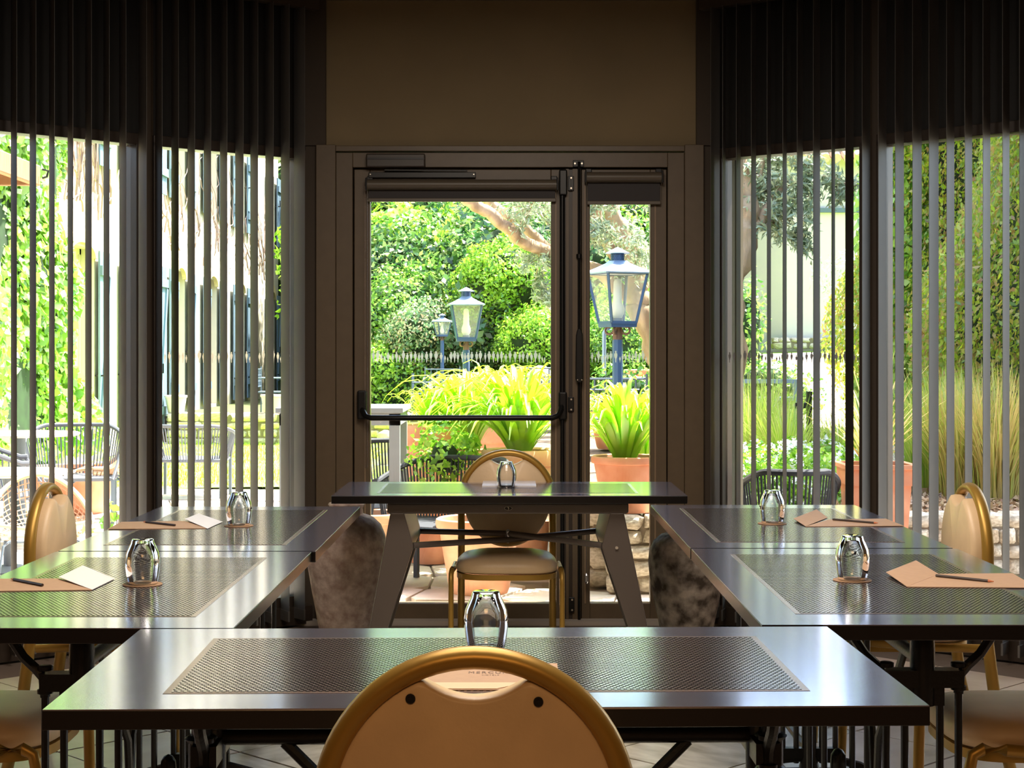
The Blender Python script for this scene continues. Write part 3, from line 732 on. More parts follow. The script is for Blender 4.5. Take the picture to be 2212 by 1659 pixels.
# cards, folded flaps, pencils
def tp(px, py, dz_=0.0):
    Y = F*(EYE-TT)/(py-HY); return (X(px,Y), Y, TT+dz_)
def folder(quad, flap, label, pcol, flapm, text=None):
    q = [Vector(tp(*p)) for p in quad]; c0 = (q[0]+q[2])/2
    t = empty('note_folder', (c0.x,c0.y,TT)); tag(t, label, 'folder', 'kraft note folders on the tables')
    c = MB(); c.prism([(p.x-c0.x, p.y-c0.y) for p in q], 'z', .0012, .0030); c.obj('cover', pcol, t)
    f_ = [Vector(tp(*p)) for p in flap]
    zz = (.0032,.0032,.010,.014) if len(f_) == 4 else (.004,)*len(f_)
    vs = [(p.x-c0.x,p.y-c0.y,.0034+(0.006 if i in (0,1) else 0)) for i, p in enumerate(f_)]
    c = MB(); n_ = len(vs); c.add(vs+[(a,b_,z-.001) for a, b_, z in vs], [tuple(range(n_)), tuple(range(2*n_-1,n_-1,-1))]+[((i+1) % n_, i, n_+i, n_+(i+1) % n_) for i in range(n_)])
    c.obj('folded_page', flapm, t)
    return t, c0
def pencil(p0, p1, label, tipdark=False):
    a = Vector(tp(*p0)); b_ = Vector(tp(*p1)); a.z = b_.z = TT+.0068
    d = b_-a; L = d.length; t = empty('pencil', tuple((a+b_)/2)); t.rotation_euler = (0,0,math.atan2(d.y,d.x)); tag(t, label, 'pencil', 'dark pencils on the folders')
    MB().tube([(-L/2,0,0),(L/2-.018,0,0)], .0036, 6).obj('shaft', M['pencil'], t)
    MB().tube([(L/2-.018,0,0),(L/2-.004,0,0)], [.0036,.001], 8).obj('sharpened_tip', M['pencilwood'], t)
folder([(-60,1253),(127,1252),(199,1276.7),(-70,1280)], [(127,1254.5),(179,1229),(248,1252.7),(199,1276.7)], 'kraft folder with white page folded up on the near left table', M['card'], M['paper'])
folder([(232.6,1144.4),(262.7,1129),(399,1127),(449,1143)], [(399,1127),(429,1115),(481,1129),(448,1144)], 'kraft folder with white page on the far left table', M['card'], M['paper'])
folder([(1740,1139),(1790,1124),(1913,1122),(1952,1137.5)], [(1714,1126),(1764,1106),(1788,1120),(1740,1139)], 'kraft folder with brown flap on the far right table', M['card'], M['card'])
t2, c2 = folder([(1959,1270),(2025,1242),(2187,1240.5),(2240,1272)], [(1914,1244),(1979,1218),(2028,1243),(1959,1270)], 'kraft folder with glossy brown flap on the near right table', M['card'], M['card'])
pencil((92,1270),(22,1256),'dark pencil lying on the near left folder')
pencil((378,1139),(308,1131),'dark pencil lying on the far left folder')
pencil((1799,1126),(1899,1134.5),'dark pencil lying on the far right folder')
pencil((2022,1249),(2150,1262.5),'dark pencil lying on the near right folder')
t = empty('note_folder', (-.045,2.80,TT)); tag(t, 'kraft folder with printed name glimpsed through the foreground chair handle', 'folder', 'kraft note folders on the tables')
MB().box(-.14,.125,-.115,.115,.0012,.0026).obj('cover', M['card'], t)
MB().prism([(-.11,-.11),(.02,-.11),(.07,-.06),(-.11,-.06)],'z',.0028,.0036).obj('folded_page', mat('lit_card', (226,196,160), .6), t)  # paler card colour stands in for light falling on this page
def text(body, size, loc, parent, m, rz=0):
    cu = bpy.data.curves.new('lettering', 'FONT'); cu.body = body; cu.size = size; cu.align_x = 'CENTER'; cu.space_character = 1.25; cu.materials.append(m)
    o = bpy.data.objects.new('lettering', cu); COL.objects.link(o); dg = bpy.context.evaluated_depsgraph_get(); me = bpy.data.meshes.new_from_object(o.evaluated_get(dg))
    bpy.data.objects.remove(o); q = bpy.data.objects.new('lettering', me); COL.objects.link(q); q.parent = parent; q.location = loc; q.rotation_euler = (0,0,rz); return q
q1 = text('MERCURE', .0150, (.008,.020,.0030), t, M['ink']); q1.scale = (1,1.7,1); q2 = text('HOTELS', .007, (.008,.002,.0030), t, M['ink']); q2.scale = (1,1.7,1)
t = empty('note_card', (X(1100,6.93),6.93,TT)); tag(t, 'folded card with white glare painted in, on the far table behind the tumbler', 'card')
MB().box(-.112,.112,-.13,.13,.0012,.0045).obj('cover', M['paper'], t); MB().box(-.112,.112,-.129,.129,.0052,.008).obj('page', M['paper'], t)  # white paper colour carries the glancing reflection on this folder

exec_outside = True
# ============================================================ OUTSIDE
def stone_variants(n_, m, sub=1):
    res = []
    for k in range(n_):
        c = MB().box(-.5,.5,-.5,.5,-.5,.5); o = c.obj('stone', m)
        import bmesh
        bm = bmesh.new(); bm.from_mesh(o.data)
        bmesh.ops.bevel(bm, geom=bm.edges[:], offset=.16, segments=1, affect='EDGES')
        for v in bm.verts: v.co += Vector((rnd.uniform(-.07,.07),rnd.uniform(-.07,.07),rnd.uniform(-.07,.07)))
        bm.to_mesh(o.data); bm.free(); o.data.shade_smooth(); o.data.set_sharp_from_angle(angle=math.radians(50))
        res.append(o.data); bpy.data.objects.remove(o)
    return res
STN = stone_variants(8, M['stone'])
def stone_wall(name, A, B, hgt, depth, z0, rows, avg, label):
    ax, ay = A; bx, by = B; L = math.hypot(bx-ax, by-ay); ang = math.atan2(by-ay, bx-ax)
    e = empty(name, (ax, ay, z0), ang); tag(e, label, 'wall')
    MB().box(.02,L-.02,.03-depth/2,depth/2-.03,0,hgt-.03).obj('mortar_core', M['mortar'], e)
    rh = hgt/rows; z = 0
    for r_ in range(rows):
        x = -rnd.uniform(0,.5)*avg; hh = rh*rnd.uniform(.85,1.15)
        if r_ == rows-1: hh = hgt-z
        while x < L:
            wd_ = avg*rnd.uniform(.5,1.6)
            if x+wd_ > .02 and x < L:
                o = bpy.data.objects.new('stone', rnd.choice(STN)); COL.objects.link(o); o.parent = e
                xa, xb = max(0,x), min(L,x+wd_)
                o.location = ((xa+xb)/2, rnd.uniform(-.015,.015), z+hh/2); o.scale = (max(.04,xb-xa)*1.0, depth*1.02, hh*.98)
                o.rotation_euler = (rnd.uniform(-.05,.05), rnd.uniform(-.06,.06), rnd.choice((0,PI))+rnd.uniform(-.05,.05))
            x += wd_+.006
        z += hh
    return e
# paving
pv = S(MB().prism([(-5.1,4.5),(-3.75,5.1),(-2.55,7.1),(-1.2,8.3),(-1.0,8.27),(1.0,8.27),(1.2,8.3),(2.55,7.1),(3.75,5.1),(6,4.5),(6,9.2),(.1,10.4),(.1,24),(-5.1,24)], 'z', -.14, -.02).obj('terrace_floor', M['flagjoint']), 'pale irregular flagstone terrace outside the door')
cell = .50; nxp = 17; nyp = 17; gx0 = -5.0; gy0 = 7.6
G = {}
for i in range(nxp+1):
    for j in range(nyp+1): G[i,j] = (gx0+i*cell+rnd.uniform(-.13,.13), gy0+j*cell+rnd.uniform(-.13,.13))
for i in range(nxp):
    for j in range(nyp):
        p = [G[i,j],G[i+1,j],G[i+1,j+1],G[i,j+1]]; cx_ = sum(a for a, _ in p)/4; cy_ = sum(b_ for _, b_ in p)/4
        if cx_ > .2 and cy_ > 9.0: continue
        if cy_ > 16 or cy_ < 8.35 + .0: 
            if not (abs(cx_) > 1.5 and 8.35 > cy_ > 7.6 + max(0, 8.6-abs(cx_)*.5-7.6)): continue
        mid = [((a+cx_*.0), b_) for a, b_ in p]
        # six/eight-sided stone: corners cut
        poly = []
        for k in range(4):
            a = p[k]; b_ = p[(k+1) % 4]; u = rnd.uniform(.10,.2); v = rnd.uniform(.8,.9)
            poly += [(a[0]+(b_[0]-a[0])*u, a[1]+(b_[1]-a[1])*u), (a[0]+(b_[0]-a[0])*v, a[1]+(b_[1]-a[1])*v)]
        poly = [((x-cx_)*.965, (y-cy_)*.965) for x, y in poly]
        o = MB().prism(poly, 'z', -.03, rnd.uniform(-.006,.004)).obj('flagstone', M['flag'], pv); o.location = (cx_, cy_, 0)
# lawn
def grid(name, x0, x1, y0, y1, nx_, ny_, fz_, m, parent=None, smooth=True):
    xs = np.linspace(x0,x1,nx_+1); ys = np.linspace(y0,y1,ny_+1); V = [(x,y,fz_(x,y)) for y in ys for x in xs]
    Q = [(j*(nx_+1)+i, j*(nx_+1)+i+1, (j+1)*(nx_+1)+i+1, (j+1)*(nx_+1)+i) for j in range(ny_) for i in range(nx_)]
    return bigmesh(name, V, Q, m, parent, smooth)
def tri_cloud(n_, fpos, h0, h1, wd_, lean=.3):
    V = np.zeros((n_,3,3)); Q = np.arange(n_*3).reshape(n_,3)
    for i in range(n_):
        x, y, z = fpos(); h_ = NR.uniform(h0,h1); a = NR.uniform(0,2*PI); l_ = NR.uniform(0,lean)*h_; b_ = NR.uniform(0,2*PI)
        V[i,0] = (x-math.cos(a)*wd_/2, y-math.sin(a)*wd_/2, z); V[i,1] = (x+math.cos(a)*wd_/2, y+math.sin(a)*wd_/2, z)
        V[i,2] = (x+math.cos(b_)*l_, y+math.sin(b_)*l_, z+h_)
    return V.reshape(-1,3), Q
lawn = grid('lawn_ground', -5.1, .1, 15.9, 23.8, 10, 12, lambda x, y: .0+.012*math.sin(x*2)+.01*math.sin(y*1.7), M['lawn']); S(lawn, 'bright green lawn before the low stone wall')
V, Q = tri_cloud(14000, lambda: (NR.uniform(-5,.1), NR.uniform(15.95,23.7), 0), .03, .06, .010); tag(bigmesh('lawn_grass', V, Q, M['lawnb']), 'short sunlit grass between the terrace and the low stone wall', 'grass', kind='stuff')
# raised ground (right bed, path, lawn) and the rear hillside
def hgt_r(x, y):
    z = .36 + .05*min(1, max(0,(y-9.2)/3)) + .028*max(0, y-13) + .035*max(0, x-5.2)*min(1, max(0,(y-20)/20))
    return z
def hill(x, y):
    base = .40 + (.3 if False else 0)
    rise = max(0, y-28.0)*.52
    fade = 1.0 if x < 3.4 else max(0.0, 1-(x-3.4)/1.2)
    lf = min(1, max(0, (x+4.2)/1.0)); lf = max(lf, min(1, max(0,(y-37.5)/2))); fade *= lf
    return base + min(8.5, rise)*fade + .15*math.sin(x*1.3+y*.7)*fade*min(1,max(0,(y-27)/4))
S(grid('garden_bed_ground', .1, 9.5, 9.25, 24.1, 26, 30, hgt_r, M['soil']), 'raised planting bed ground')
def rear(x, y):
    t_ = min(1, max(0,(x-.2)/1.2)); return max(hill(x,y), 0) if t_ == 0 else hill(x,y)*(1-t_)+t_*max(hill(x,y) if x < 5.6 else 0, hgt_r(x,y))
S(grid('hillside_ground', -14, 16, 24.0, 52, 60, 56, rear, M['dirt']), 'earth slope behind the garden')
S(grid('upper_lawn_ground', 5.3, 14, 21, 44, 20, 30, lambda x, y: rear(x, max(24.01,y))+.02 if y > 24 else hgt_r(x,y)+.02, M['lawn']), 'sloping lawn below the pale house')
# gravel path
pm = MB(); pv_ = []
for i in range(31):
    y = 12.5+i*1.0; c0_ = .155*y+.25+ .9*math.exp(-(y-12)/6)*.3; wd_ = 1.0+.01*y
    for s_ in (-1,1):
        x = c0_ + s_*wd_*.75; pv_.append((x, y, (hgt_r(x,y) if y < 24 else rear(x,y))+.04))
pm.add(pv_, [(2*i,2*i+1,2*i+3,2*i+2) for i in range(30)]); S(pm.obj('path_ground', M['path']), 'pale gravel path climbing between bed and lawn')
stone_wall('stone_wall', (-5.0,23.9),(-.55,23.9), .46, .30, 0, 4, .26, 'low dry stone wall at the far end of the lawn')
stone_wall('stone_wall', (.40,10.1),(.54,9.2), .43, .22, 0, 4, .17, 'short stone wall return behind the central terracotta pot')
stone_wall('stone_wall', (.52,9.02),(4.2,9.12), .43, .24, 0, 5, .15, 'rough stone retaining wall under the potted strap plants')

# left house facade (plane x = FX)
FX = -5.15
house = empty('stone_house', (FX, 26, 0)); tag(house, 'long cream rendered house with blue-grey shutters along the left side', 'house')
Y0, Y1 = 10.0, 36.2; TH = .35
ops = [(18.95,20.25),(21.95,23.65),(24.95,25.85),(27.65,28.65),(30.55,31.6),(34.75,35.6)]
zf0, zf1, zu0, zu1, ztop = .45, 2.60, 3.62, 5.15, 8.0
c = MB(); prev = Y0
for a, b_ in ops:
    c.box(-TH,0,prev-26,a-26,0,ztop); c.box(-TH,0,a-26,b_-26,0,zf0 if a > 24 else .15); c.box(-TH,0,a-26,b_-26,zf1,zu0); c.box(-TH,0,a-26,b_-26,zu1,ztop); prev = b_
c.box(-TH,0,prev-26,Y1-26,0,ztop); c.box(-6,-TH,Y1-26-.3,Y1-26,0,ztop)
c.obj('wall', M['cream'], house)
for i, (a, b_) in enumerate(ops):
    for z0, z1, nm in ((zf0 if a > 24 else .15, zf1,'door_pane'),(zu0,zu1,'window_pane')):
        p_ = MB().box(-.22,-.18,a-26,b_-26,z0,z1).obj(nm, M['cream'] if (i == 0 and nm == 'door_pane') else M['shutterd'], house)
        MB().box(-.18,-.16,a-26,a-26+.07,z0,z1).box(-.18,-.16,b_-26-.07,b_-26,z0,z1).box(-.18,-.16,(a+b_)/2-26-.03,(a+b_)/2-26+.03,z0,z1).box(-.18,-.16,a-26,b_-26,z1-.07,z1).obj('sash', M['beigepot'], p_)
        if nm == 'door_pane':
            pts_ = [(u, v) for u, v in arc((a+b_)/2-26, z1-.12, (b_-a)/2+.06, .30, 0, PI, 14)]
            inn = [(u, v) for u, v in arc((a+b_)/2-26, z1-.12, (b_-a)/2-.10, .16, PI, 0, 14)]
            MB().prism(pts_+inn, 'x', -.02, .05).obj('arch_trim', M['trim'], house)
        for s_, yy in ((-1,a),(1,b_)):
            wdt = .52; ya, yb2 = (yy-wdt, yy) if s_ < 0 else (yy, yy+wdt)
            sh = MB(); npl = 4
            for k in range(npl): sh.box(.05,.075,ya-26+k*wdt/npl+.004,ya-26+(k+1)*wdt/npl-.004,z0+.02,z1-.02)
            so_ = sh.obj('shutter', M['shutter'], house); br = MB()
            for zz in (z0+.28, z1-.32): br.box(.075,.105,ya-26+.01,yb2-26-.01,zz,zz+.12)
            br.beam((.088,ya-26+.05,z0+.42),(.088,yb2-26-.05,z1-.34),.09,.025,(1,0,0)); br.obj('brace', M['shutter'], so_)
            MB().tube([(.12,ya-26+.05,z0+.9),(.12,ya-26+.05,z0+1.02)],.012,6).box(.0,.13,ya-26+.04,ya-26+.06,z0+.88,z0+.9).obj('shutter_hook', M['black'], so_)
MB().box(-.1,.55,Y0-26,Y1-26,ztop,ztop+.12).obj('eave', M['tile'], house)
# dry creeper on the facade
c = MB()
for k in range(95):
    if k < 38: y = rnd.uniform(18.6,21.0); z = rnd.uniform(2.9,3.4); up_ = 2.6
    else: y = rnd.uniform(23.5,34.5); z = rnd.uniform(2.75,3.4); up_ = 1.0
    pts_ = [(FX+.03,y,z)]; dy, dz2 = rnd.uniform(-.16,.16), rnd.uniform(.05,.2)
    for i in range(rnd.randint(6,14)):
        dy = dy*.8+rnd.uniform(-.12,.12); dz2 = dz2*.6+rnd.uniform(-.03,.15)*up_*.8; y += dy; z += dz2; pts_.append((FX+.03+rnd.uniform(0,.04),y,z))
    c.tube(pts_, [max(.004,.013*(1-i/len(pts_))) for i in range(len(pts_))], 4)
o = c.obj('dry_creeper', M['creeper']); tag(o, 'leafless brown creeper stems clinging to the cream house wall', 'vine', kind='stuff')

# ------- leaf generators
def leaves(C, Nn, size, ratio=.55, rand=.6, droop=0.0, fold=.12):
    n_ = len(C); N_ = Nn + NR.normal(0,rand,(n_,3)); N_ /= np.linalg.norm(N_,axis=1)[:,None]+1e-9
    T_ = NR.normal(0,1,(n_,3)); T_[:,2] -= droop; T_ -= (T_*N_).sum(1)[:,None]*N_; T_ /= np.linalg.norm(T_,axis=1)[:,None]+1e-9
    B_ = np.cross(N_,T_); s_ = size*NR.uniform(.6,1.25,(n_,1))
    V = np.stack([C-T_*s_*.5, C+B_*s_*ratio*.5-N_*s_*fold+T_*s_*-.08, C+T_*s_*.5-N_*s_*fold*.5, C-B_*s_*ratio*.5-N_*s_*fold+T_*s_*-.08],1)
    return V.reshape(-1,3), np.arange(n_*4).reshape(n_,4)
def unit(n_):
    d = NR.normal(0,1,(n_,3)); return d/np.linalg.norm(d,axis=1)[:,None]
def lumpy(d, seed, amp=.30):
    r_ = np.random.RandomState(seed); out_ = np.ones(len(d))
    for k in range(7):
        a = r_.normal(0,1,3); a /= np.linalg.norm(a); out_ += amp*np.maximum(0,(d@a-.55))*2.2
    return out_ - .1
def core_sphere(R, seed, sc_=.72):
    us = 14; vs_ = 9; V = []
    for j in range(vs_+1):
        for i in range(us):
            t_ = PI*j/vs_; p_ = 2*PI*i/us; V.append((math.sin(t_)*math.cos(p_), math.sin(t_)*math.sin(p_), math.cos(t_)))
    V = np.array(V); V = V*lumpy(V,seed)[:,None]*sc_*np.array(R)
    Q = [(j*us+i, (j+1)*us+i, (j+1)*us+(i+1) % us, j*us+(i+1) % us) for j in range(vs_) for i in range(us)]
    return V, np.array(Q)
def bush(name, loc, R, n_, size, m, seed, parent=None, ratio=.55, sc_core=.72, kind=None):
    d = unit(n_); rr = lumpy(d,seed)*NR.uniform(.66,1.08,n_)
    r_ = np.random.RandomState(seed+500); nz = np.zeros(n_)
    for k in range(10): a = r_.normal(0,5.5,3); nz += np.sin(d@a+r_.uniform(0,6.28)+rr*4)
    keep = nz > -2.2+NR.normal(0,.5,n_); d = d[keep]; rr = rr[keep]*(1+.035*nz[keep]); n_ = len(d); C = d*rr[:,None]*np.array(R)
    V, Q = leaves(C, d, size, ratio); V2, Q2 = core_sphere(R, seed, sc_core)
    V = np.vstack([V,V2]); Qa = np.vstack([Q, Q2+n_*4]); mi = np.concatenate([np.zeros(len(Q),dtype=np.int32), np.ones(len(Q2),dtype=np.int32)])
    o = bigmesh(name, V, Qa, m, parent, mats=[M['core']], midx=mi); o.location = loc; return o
# hillside shrubs
protos = []
for i, mm in enumerate(('leaf','leafd','leafw','leafy','leaf','leafd')):
    b_ = bush('shrub', (0,0,-50), (1.0,1.0,.85), 9500, .10, M[mm], 20+i); tag(b_, 'leafy shrub on the hillside beyond the garden', 'shrub', 'shrubs covering the hillside'); protos.append(b_)
used = set()
def put_shrub(k, loc, s_, label=None):
    o = protos[k]
    if k in used: o = protos[k].copy(); COL.objects.link(o)
    used.add(k); o.location = loc; o.scale = s_ if isinstance(s_, tuple) else (s_,)*3; o.rotation_euler = (0,0,rnd.uniform(0,6.28))
    if label: o['label'] = label
    else: o['label'] = 'leafy shrub on the hillside beyond the garden'
    return o
spec = [(850,470,33,2,1.3,'grey-green shrub with reddish tips at the upper left of the door view'),(945,520,32,5,.9,'dark green shrub in the gap left of the middle lantern'),(1000,500,34,3,1.25,'bright green shrub above the middle lantern'),
        (860,600,30,5,1.1,'dark shrub above the small far lantern'),(940,600,31,0,.9,None),(1090,600,27.5,3,.75,'light green low tree right of the middle lantern'),(1050,560,32,1,1.0,None),(1130,480,34,0,1.2,None),(1180,560,30,0,1.0,None),
        (850,700,28.5,0,.95,None),(900,740,27.5,2,.65,'olive-brown mound shrub below the small far lantern'),(1010,690,29,5,.8,None),(1080,700,29,0,.85,None),(1150,660,29,1,.9,None),(1180,730,26.5,3,.65,'pale green shrub left of the door stile'),
        (1290,560,31,0,1.2,None),(1380,520,30,3,1.2,'yellow-green shrub behind the near lantern'),(1320,660,29,1,1.1,None),(1395,700,27,3,.9,None),(1330,740,26,0,.6,None),(1370,600,33,0,1.3,None),
        (830,810,27.5,3,.75,'bright shrub low at the left edge of the door view'),(880,800,28,0,.55,None),(1270,480,35,5,1.3,None),(1040,740,28,1,.7,None),(1130,750,27,0,.5,None)]
for px, py, Y, k, s_, lb in spec: put_shrub(k, (X(px,Y), Y, Z(py,Y)), s_, lb)
for k in range(120):
    x = rnd.uniform(-5.2,5.0); y = rnd.uniform(29,41.5); s_ = rnd.uniform(1.1,1.7)
    if x-1.15*s_ < -.142*y or x+1.1*s_ > .140*y: continue
    put_shrub(rnd.choice((0,1,1,4,5,2,3)), (x,y,rear(x,y)+rnd.uniform(.1,.9)), s_)
for k, p_ in enumerate(protos):
    if k not in used: bpy.data.objects.remove(p_)
# greenery between house end and door
bush_o = bush('shrub', (X(612,38),38.5,3.4), (.75,1.0,3.2), 7000, .2, M['leafd'], 60); tag(bush_o, 'tall dark shrub beyond the end of the cream house', 'shrub')

# ivy on near facade end
def sheet_leaves(n_, fpos, nrm, size, m, name, label, cat, ratio=.75, kind='stuff', core=None):
    C = np.array([fpos() for _ in range(n_)]); V, Q = leaves(C, np.tile(np.array(nrm,dtype=float),(n_,1)), size, ratio, .45, droop=1.2)
    o = bigmesh(name, V, Q, m); tag(o, label, cat, kind=kind); return o
def ivypos():
    y = NR.uniform(11.0,18.9); z = NR.uniform(.2,7.0)
    edge = 18.2+.5*math.sin(z*1.9)+.35*math.sin(z*4.3)
    y = min(y, edge-NR.uniform(0,.4)) if y > edge else y
    th = .30+.12*math.sin(y*2.1+z*1.3)+.10*math.sin(z*3.1-y)
    return (FX+max(.05,th)*NR.uniform(.6,1.1), y, z)
iv = sheet_leaves(30000, ivypos, (1,-.3,.35), .125, M['ivy'], 'ivy', 'dense bright green ivy covering the near end of the cream house', 'ivy')
MB().box(FX+.0,FX+.16,11,18.0,.1,6.8).obj('ivy_shade_core', M['core'], iv)  # dark block behind the leaves stands in for shade inside the ivy

# timber canopy corner, upper left
cn = empty('timber_canopy', (X(85,11),11,2.45)); tag(cn, 'corner of a timber canopy roof at the upper left outside the window', 'canopy')
c = MB()
for k in range(16): c.box(-2.4,-.02,-.04-.16*k-.15,-.04-.16*k,.10,.12)
c.obj('roof_board', M['wood'], cn)
MB().box(-2.4,0,-.02,.03,-.02,.12).box(-.05,0,-2.7,-.0,-.02,.12).obj('fascia', M['wood'], cn, bevel=.01)
MB().box(-2.4,-.1,-2.8,-2.74,-2.45,.12).obj('support_post', M['wood'], cn)
MB().tube([(.02,0,.09),(.06,0,.08),(.05,0,.04),(.02,0,.03)],.008,6).obj('hook', M['black'], cn)

# right hedge bank
def bankpos():
    y = NR.uniform(10.0,17.0); z = .5+6.5*NR.uniform(0,1)**1.25; return (3.75+.25*math.sin(y*1.7+z)+.15*math.sin(z*2.9)-.12*(z-3)*-.5+NR.uniform(-.12,.2), y, z)  # unseen top of the hedge raised to block sky and darken the slats
hb = sheet_leaves(95000, bankpos, (-1,-.35,.45), .058, M['hedge'], 'hedge', 'tall yellow-green sunlit hedge bank filling the far right window', 'hedge', .5)
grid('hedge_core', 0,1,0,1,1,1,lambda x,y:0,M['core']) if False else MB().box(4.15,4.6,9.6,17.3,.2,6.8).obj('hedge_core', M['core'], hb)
def ivy2():
    y = NR.uniform(15.3,16.6); z = NR.uniform(.5,5.6); return (3.62+NR.uniform(-.2,.35)-.0*y, y, z)
sheet_leaves(7000, ivy2, (-1,-.4,.3), .12, M['ivy'], 'ivy', 'glossy bright ivy strip just right of the right mullion', 'ivy')

# ------- grasses, flowers
def blades(n_, R, h0, h1, wd_, bend, seg=4, seed=0, base=.06):
    r_ = np.random.RandomState(seed); V = []; Q = []
    for i in range(n_):
        a = r_.uniform(0,2*PI); rr = base*math.sqrt(r_.uniform()); x0, y0 = math.cos(a)*rr, math.sin(a)*rr; a += r_.uniform(-.5,.5)
        h_ = r_.uniform(h0,h1); out_ = R*r_.uniform(.2,1.0); sx, sy = -math.sin(a)*wd_/2, math.cos(a)*wd_/2; b0 = len(V)
        for k in range(seg+1):
            t_ = k/seg; o_ = out_*t_**1.6; z = h_*(t_-bend*out_/max(R,.01)*t_*t_*.6); wk = (1-t_**2.2)*(.6+.4*min(1,t_*4))+.04
            V.append((x0+math.cos(a)*o_-sx*wk, y0+math.sin(a)*o_-sy*wk, z)); V.append((x0+math.cos(a)*o_+sx*wk, y0+math.sin(a)*o_+sy*wk, z))
        for k in range(seg): Q.append((b0+2*k,b0+2*k+1,b0+2*k+3,b0+2*k+2))
    return V, Q
def grass(loc, n_, R, h0, h1, m, label, seed, wd_=.008, base=.1):
    V, Q = blades(n_, R, h0, h1, wd_, .5, 4, seed, base); o = bigmesh('grass_clump', V, Q, m); o.location = loc; tag(o, label, 'grass', 'ornamental grass clumps in the right bed'); return o
gl_ = [(1625,12.0,.75,'tall green grass clump just right of the cream pier'),(1665,12.6,.85,'feathery green grass clump in the middle of the right bed'),(1700,11.4,.65,'green grass clump left of the dark metal post'),(1820,12.0,.55,'fine pale grass clump near the gravel path'),
       (1640,14.2,.7,'grass clump behind the front grasses of the right bed')]
for i, (px, Y, h_, lb) in enumerate(gl_): grass((X(px,Y),Y,.42), 420, .38, h_*.6, h_*1.15, M['straw'], lb, i, base=.14)
for i, (px, Y, h_, lb) in enumerate([(2000,10.6,.85,'straw-tinged grass clump left of the right chair'),(2075,10.2,.9,'dry straw grass clump behind the right chair'),(2150,10.0,.9,'dense golden grass clump right of the right chair'),(2210,10.3,.9,'golden grass clump at the right edge'),(2040,11.5,.9,'green-gold grass clump at the hedge foot')]):
    grass((X(px,Y),Y,.42), 520, .42, h_*.6, h_*1.1, M['drygrass'] if i in (1,2,3) else M['straw'], lb, 30+i, base=.14)
# spiky yellow plant in the square pot
V, Q = blades(60, .5, .45, .75, .012, .5, 5, 77, .04)
# white flowering plants
def flowering(loc, R, n_, nf, label, seed):
    t = empty('flowering_plant', loc); tag(t, label, 'plant', 'white flowering plants in the right bed')
    d = unit(n_); d[:,2] = np.abs(d[:,2]); C = d*(NR.uniform(.4,1,n_)[:,None])*np.array(R); V, Q = leaves(C, d, .055, .4); f_ = bigmesh('foliage', V, Q, M['leafy'], t)
    d = unit(nf); d[:,2] = np.abs(d[:,2]); d[:,1] = -np.abs(d[:,1])*.8; C = d*NR.uniform(.85,1.08,nf)[:,None]*np.array(R)
    Cs = np.repeat(C,14,0)+NR.normal(0,.014,(nf*14,3)); V, Q = leaves(Cs, np.tile([0,-.6,.8],(len(Cs),1)), .026, .8); bigmesh('blossom', V, Q, M['white_petal'], t)['kind'] = 'stuff'
    return t
fl_ = [(1610,10.2),(1650,10.0),(1690,9.9),(1730,10.3),(1770,9.8),(1805,10.1),(1845,10.5),(1640,10.9),(1715,11.0),(1790,11.2)]
fw = ['behind the rope chair','between cream pier and first slats','behind the middle of the rope chair','behind the right arm of the rope chair','just right of the rope chair','left of the square terracotta pot','behind the square terracotta pot','in the second row at the left','in the second row at the middle','in the second row near the path']
for i, (px, Y) in enumerate(fl_): flowering((X(px,Y),Y,.38), (.24,.24,.38), 900, 16, 'white flowering plant ' + fw[i], i)
# litter & stones of bed behind right wall
V, Q = leaves(np.array([(NR.uniform(1.8,3.6),NR.uniform(9.2,10.6),.40+NR.uniform(0,.05)) for _ in range(2600)]), np.tile([0,0,1.0],(2600,1)), .06, .5); tag(bigmesh('leaf_litter', V, Q, leafmat('dry_leaf', [(150,110,80),(206,176,140),(120,86,60)], .2)), 'brown dry leaf litter on the bed above the right stone wall', 'leaves', kind='stuff')

# ------- pots
def pot(loc, R, hgt, m, label, prof=None, group='terracotta garden pots', soil=.9):
    t = empty('plant_pot', loc); tag(t, label, 'pot', group)
    pr = prof or [(.66,0),(.70,.05),(.86,.6),(.92,.82),(.93,.86),(1.0,.875),(1.02,.93),(1.0,.985),(.95,1.0),(.88,.985),(.86,.9)]
    MB().lathe([(a*R,b_*hgt) for a, b_ in pr], 36).obj('pot_body', m, t, smooth=True)
    MB().lathe([(R*.86,hgt*soil-.01),(R*.86,hgt*soil)], 24).obj('soil', M['soil'], t)
    return t
def strap_plant(loc, n_, L0, L1, wd_, label, seed, m='strap', name='strap_leaf_plant'):
    t = empty(name, loc); tag(t, label, 'plant', 'strap-leaved plants in pots')
    r_ = random.Random(seed); vm = []
    for k in range(7):
        V = []; Q = []; h_ = r_.uniform(.75,1.0); out_ = r_.uniform(.25,.75); seg = 6
        for i in range(seg+1):
            t_ = i/seg; z = h_*(math.sin(t_*PI*.5)*(1.0-.15*out_) - out_*.55*t_**3); x = out_*t_**1.35; wk = wd_/ .5*(1-t_**3)*(.7+.3*min(1,t_*3))*.5+.003
            V += [(x,-wk,z+.006),(x,0,z),(x,wk,z+.006)]
        for i in range(seg): Q += [(3*i,3*i+1,3*i+4,3*i+3),(3*i+1,3*i+2,3*i+5,3*i+4)]
        o = bigmesh('leaf', V, Q, M[m], smooth=True); vm.append(o.data); bpy.data.objects.remove(o)
    for k in range(n_):
        o = bpy.data.objects.new('leaf', r_.choice(vm)); COL.objects.link(o); o.parent = t; L = r_.uniform(L0,L1); tl = r_.uniform(-.25,.35)
        a = r_.uniform(0,2*PI); o.location = (math.cos(a)*.05,math.sin(a)*.05,0); o.rotation_euler = (0, tl, a); o.scale = (L,L*1.0,L)
    return t
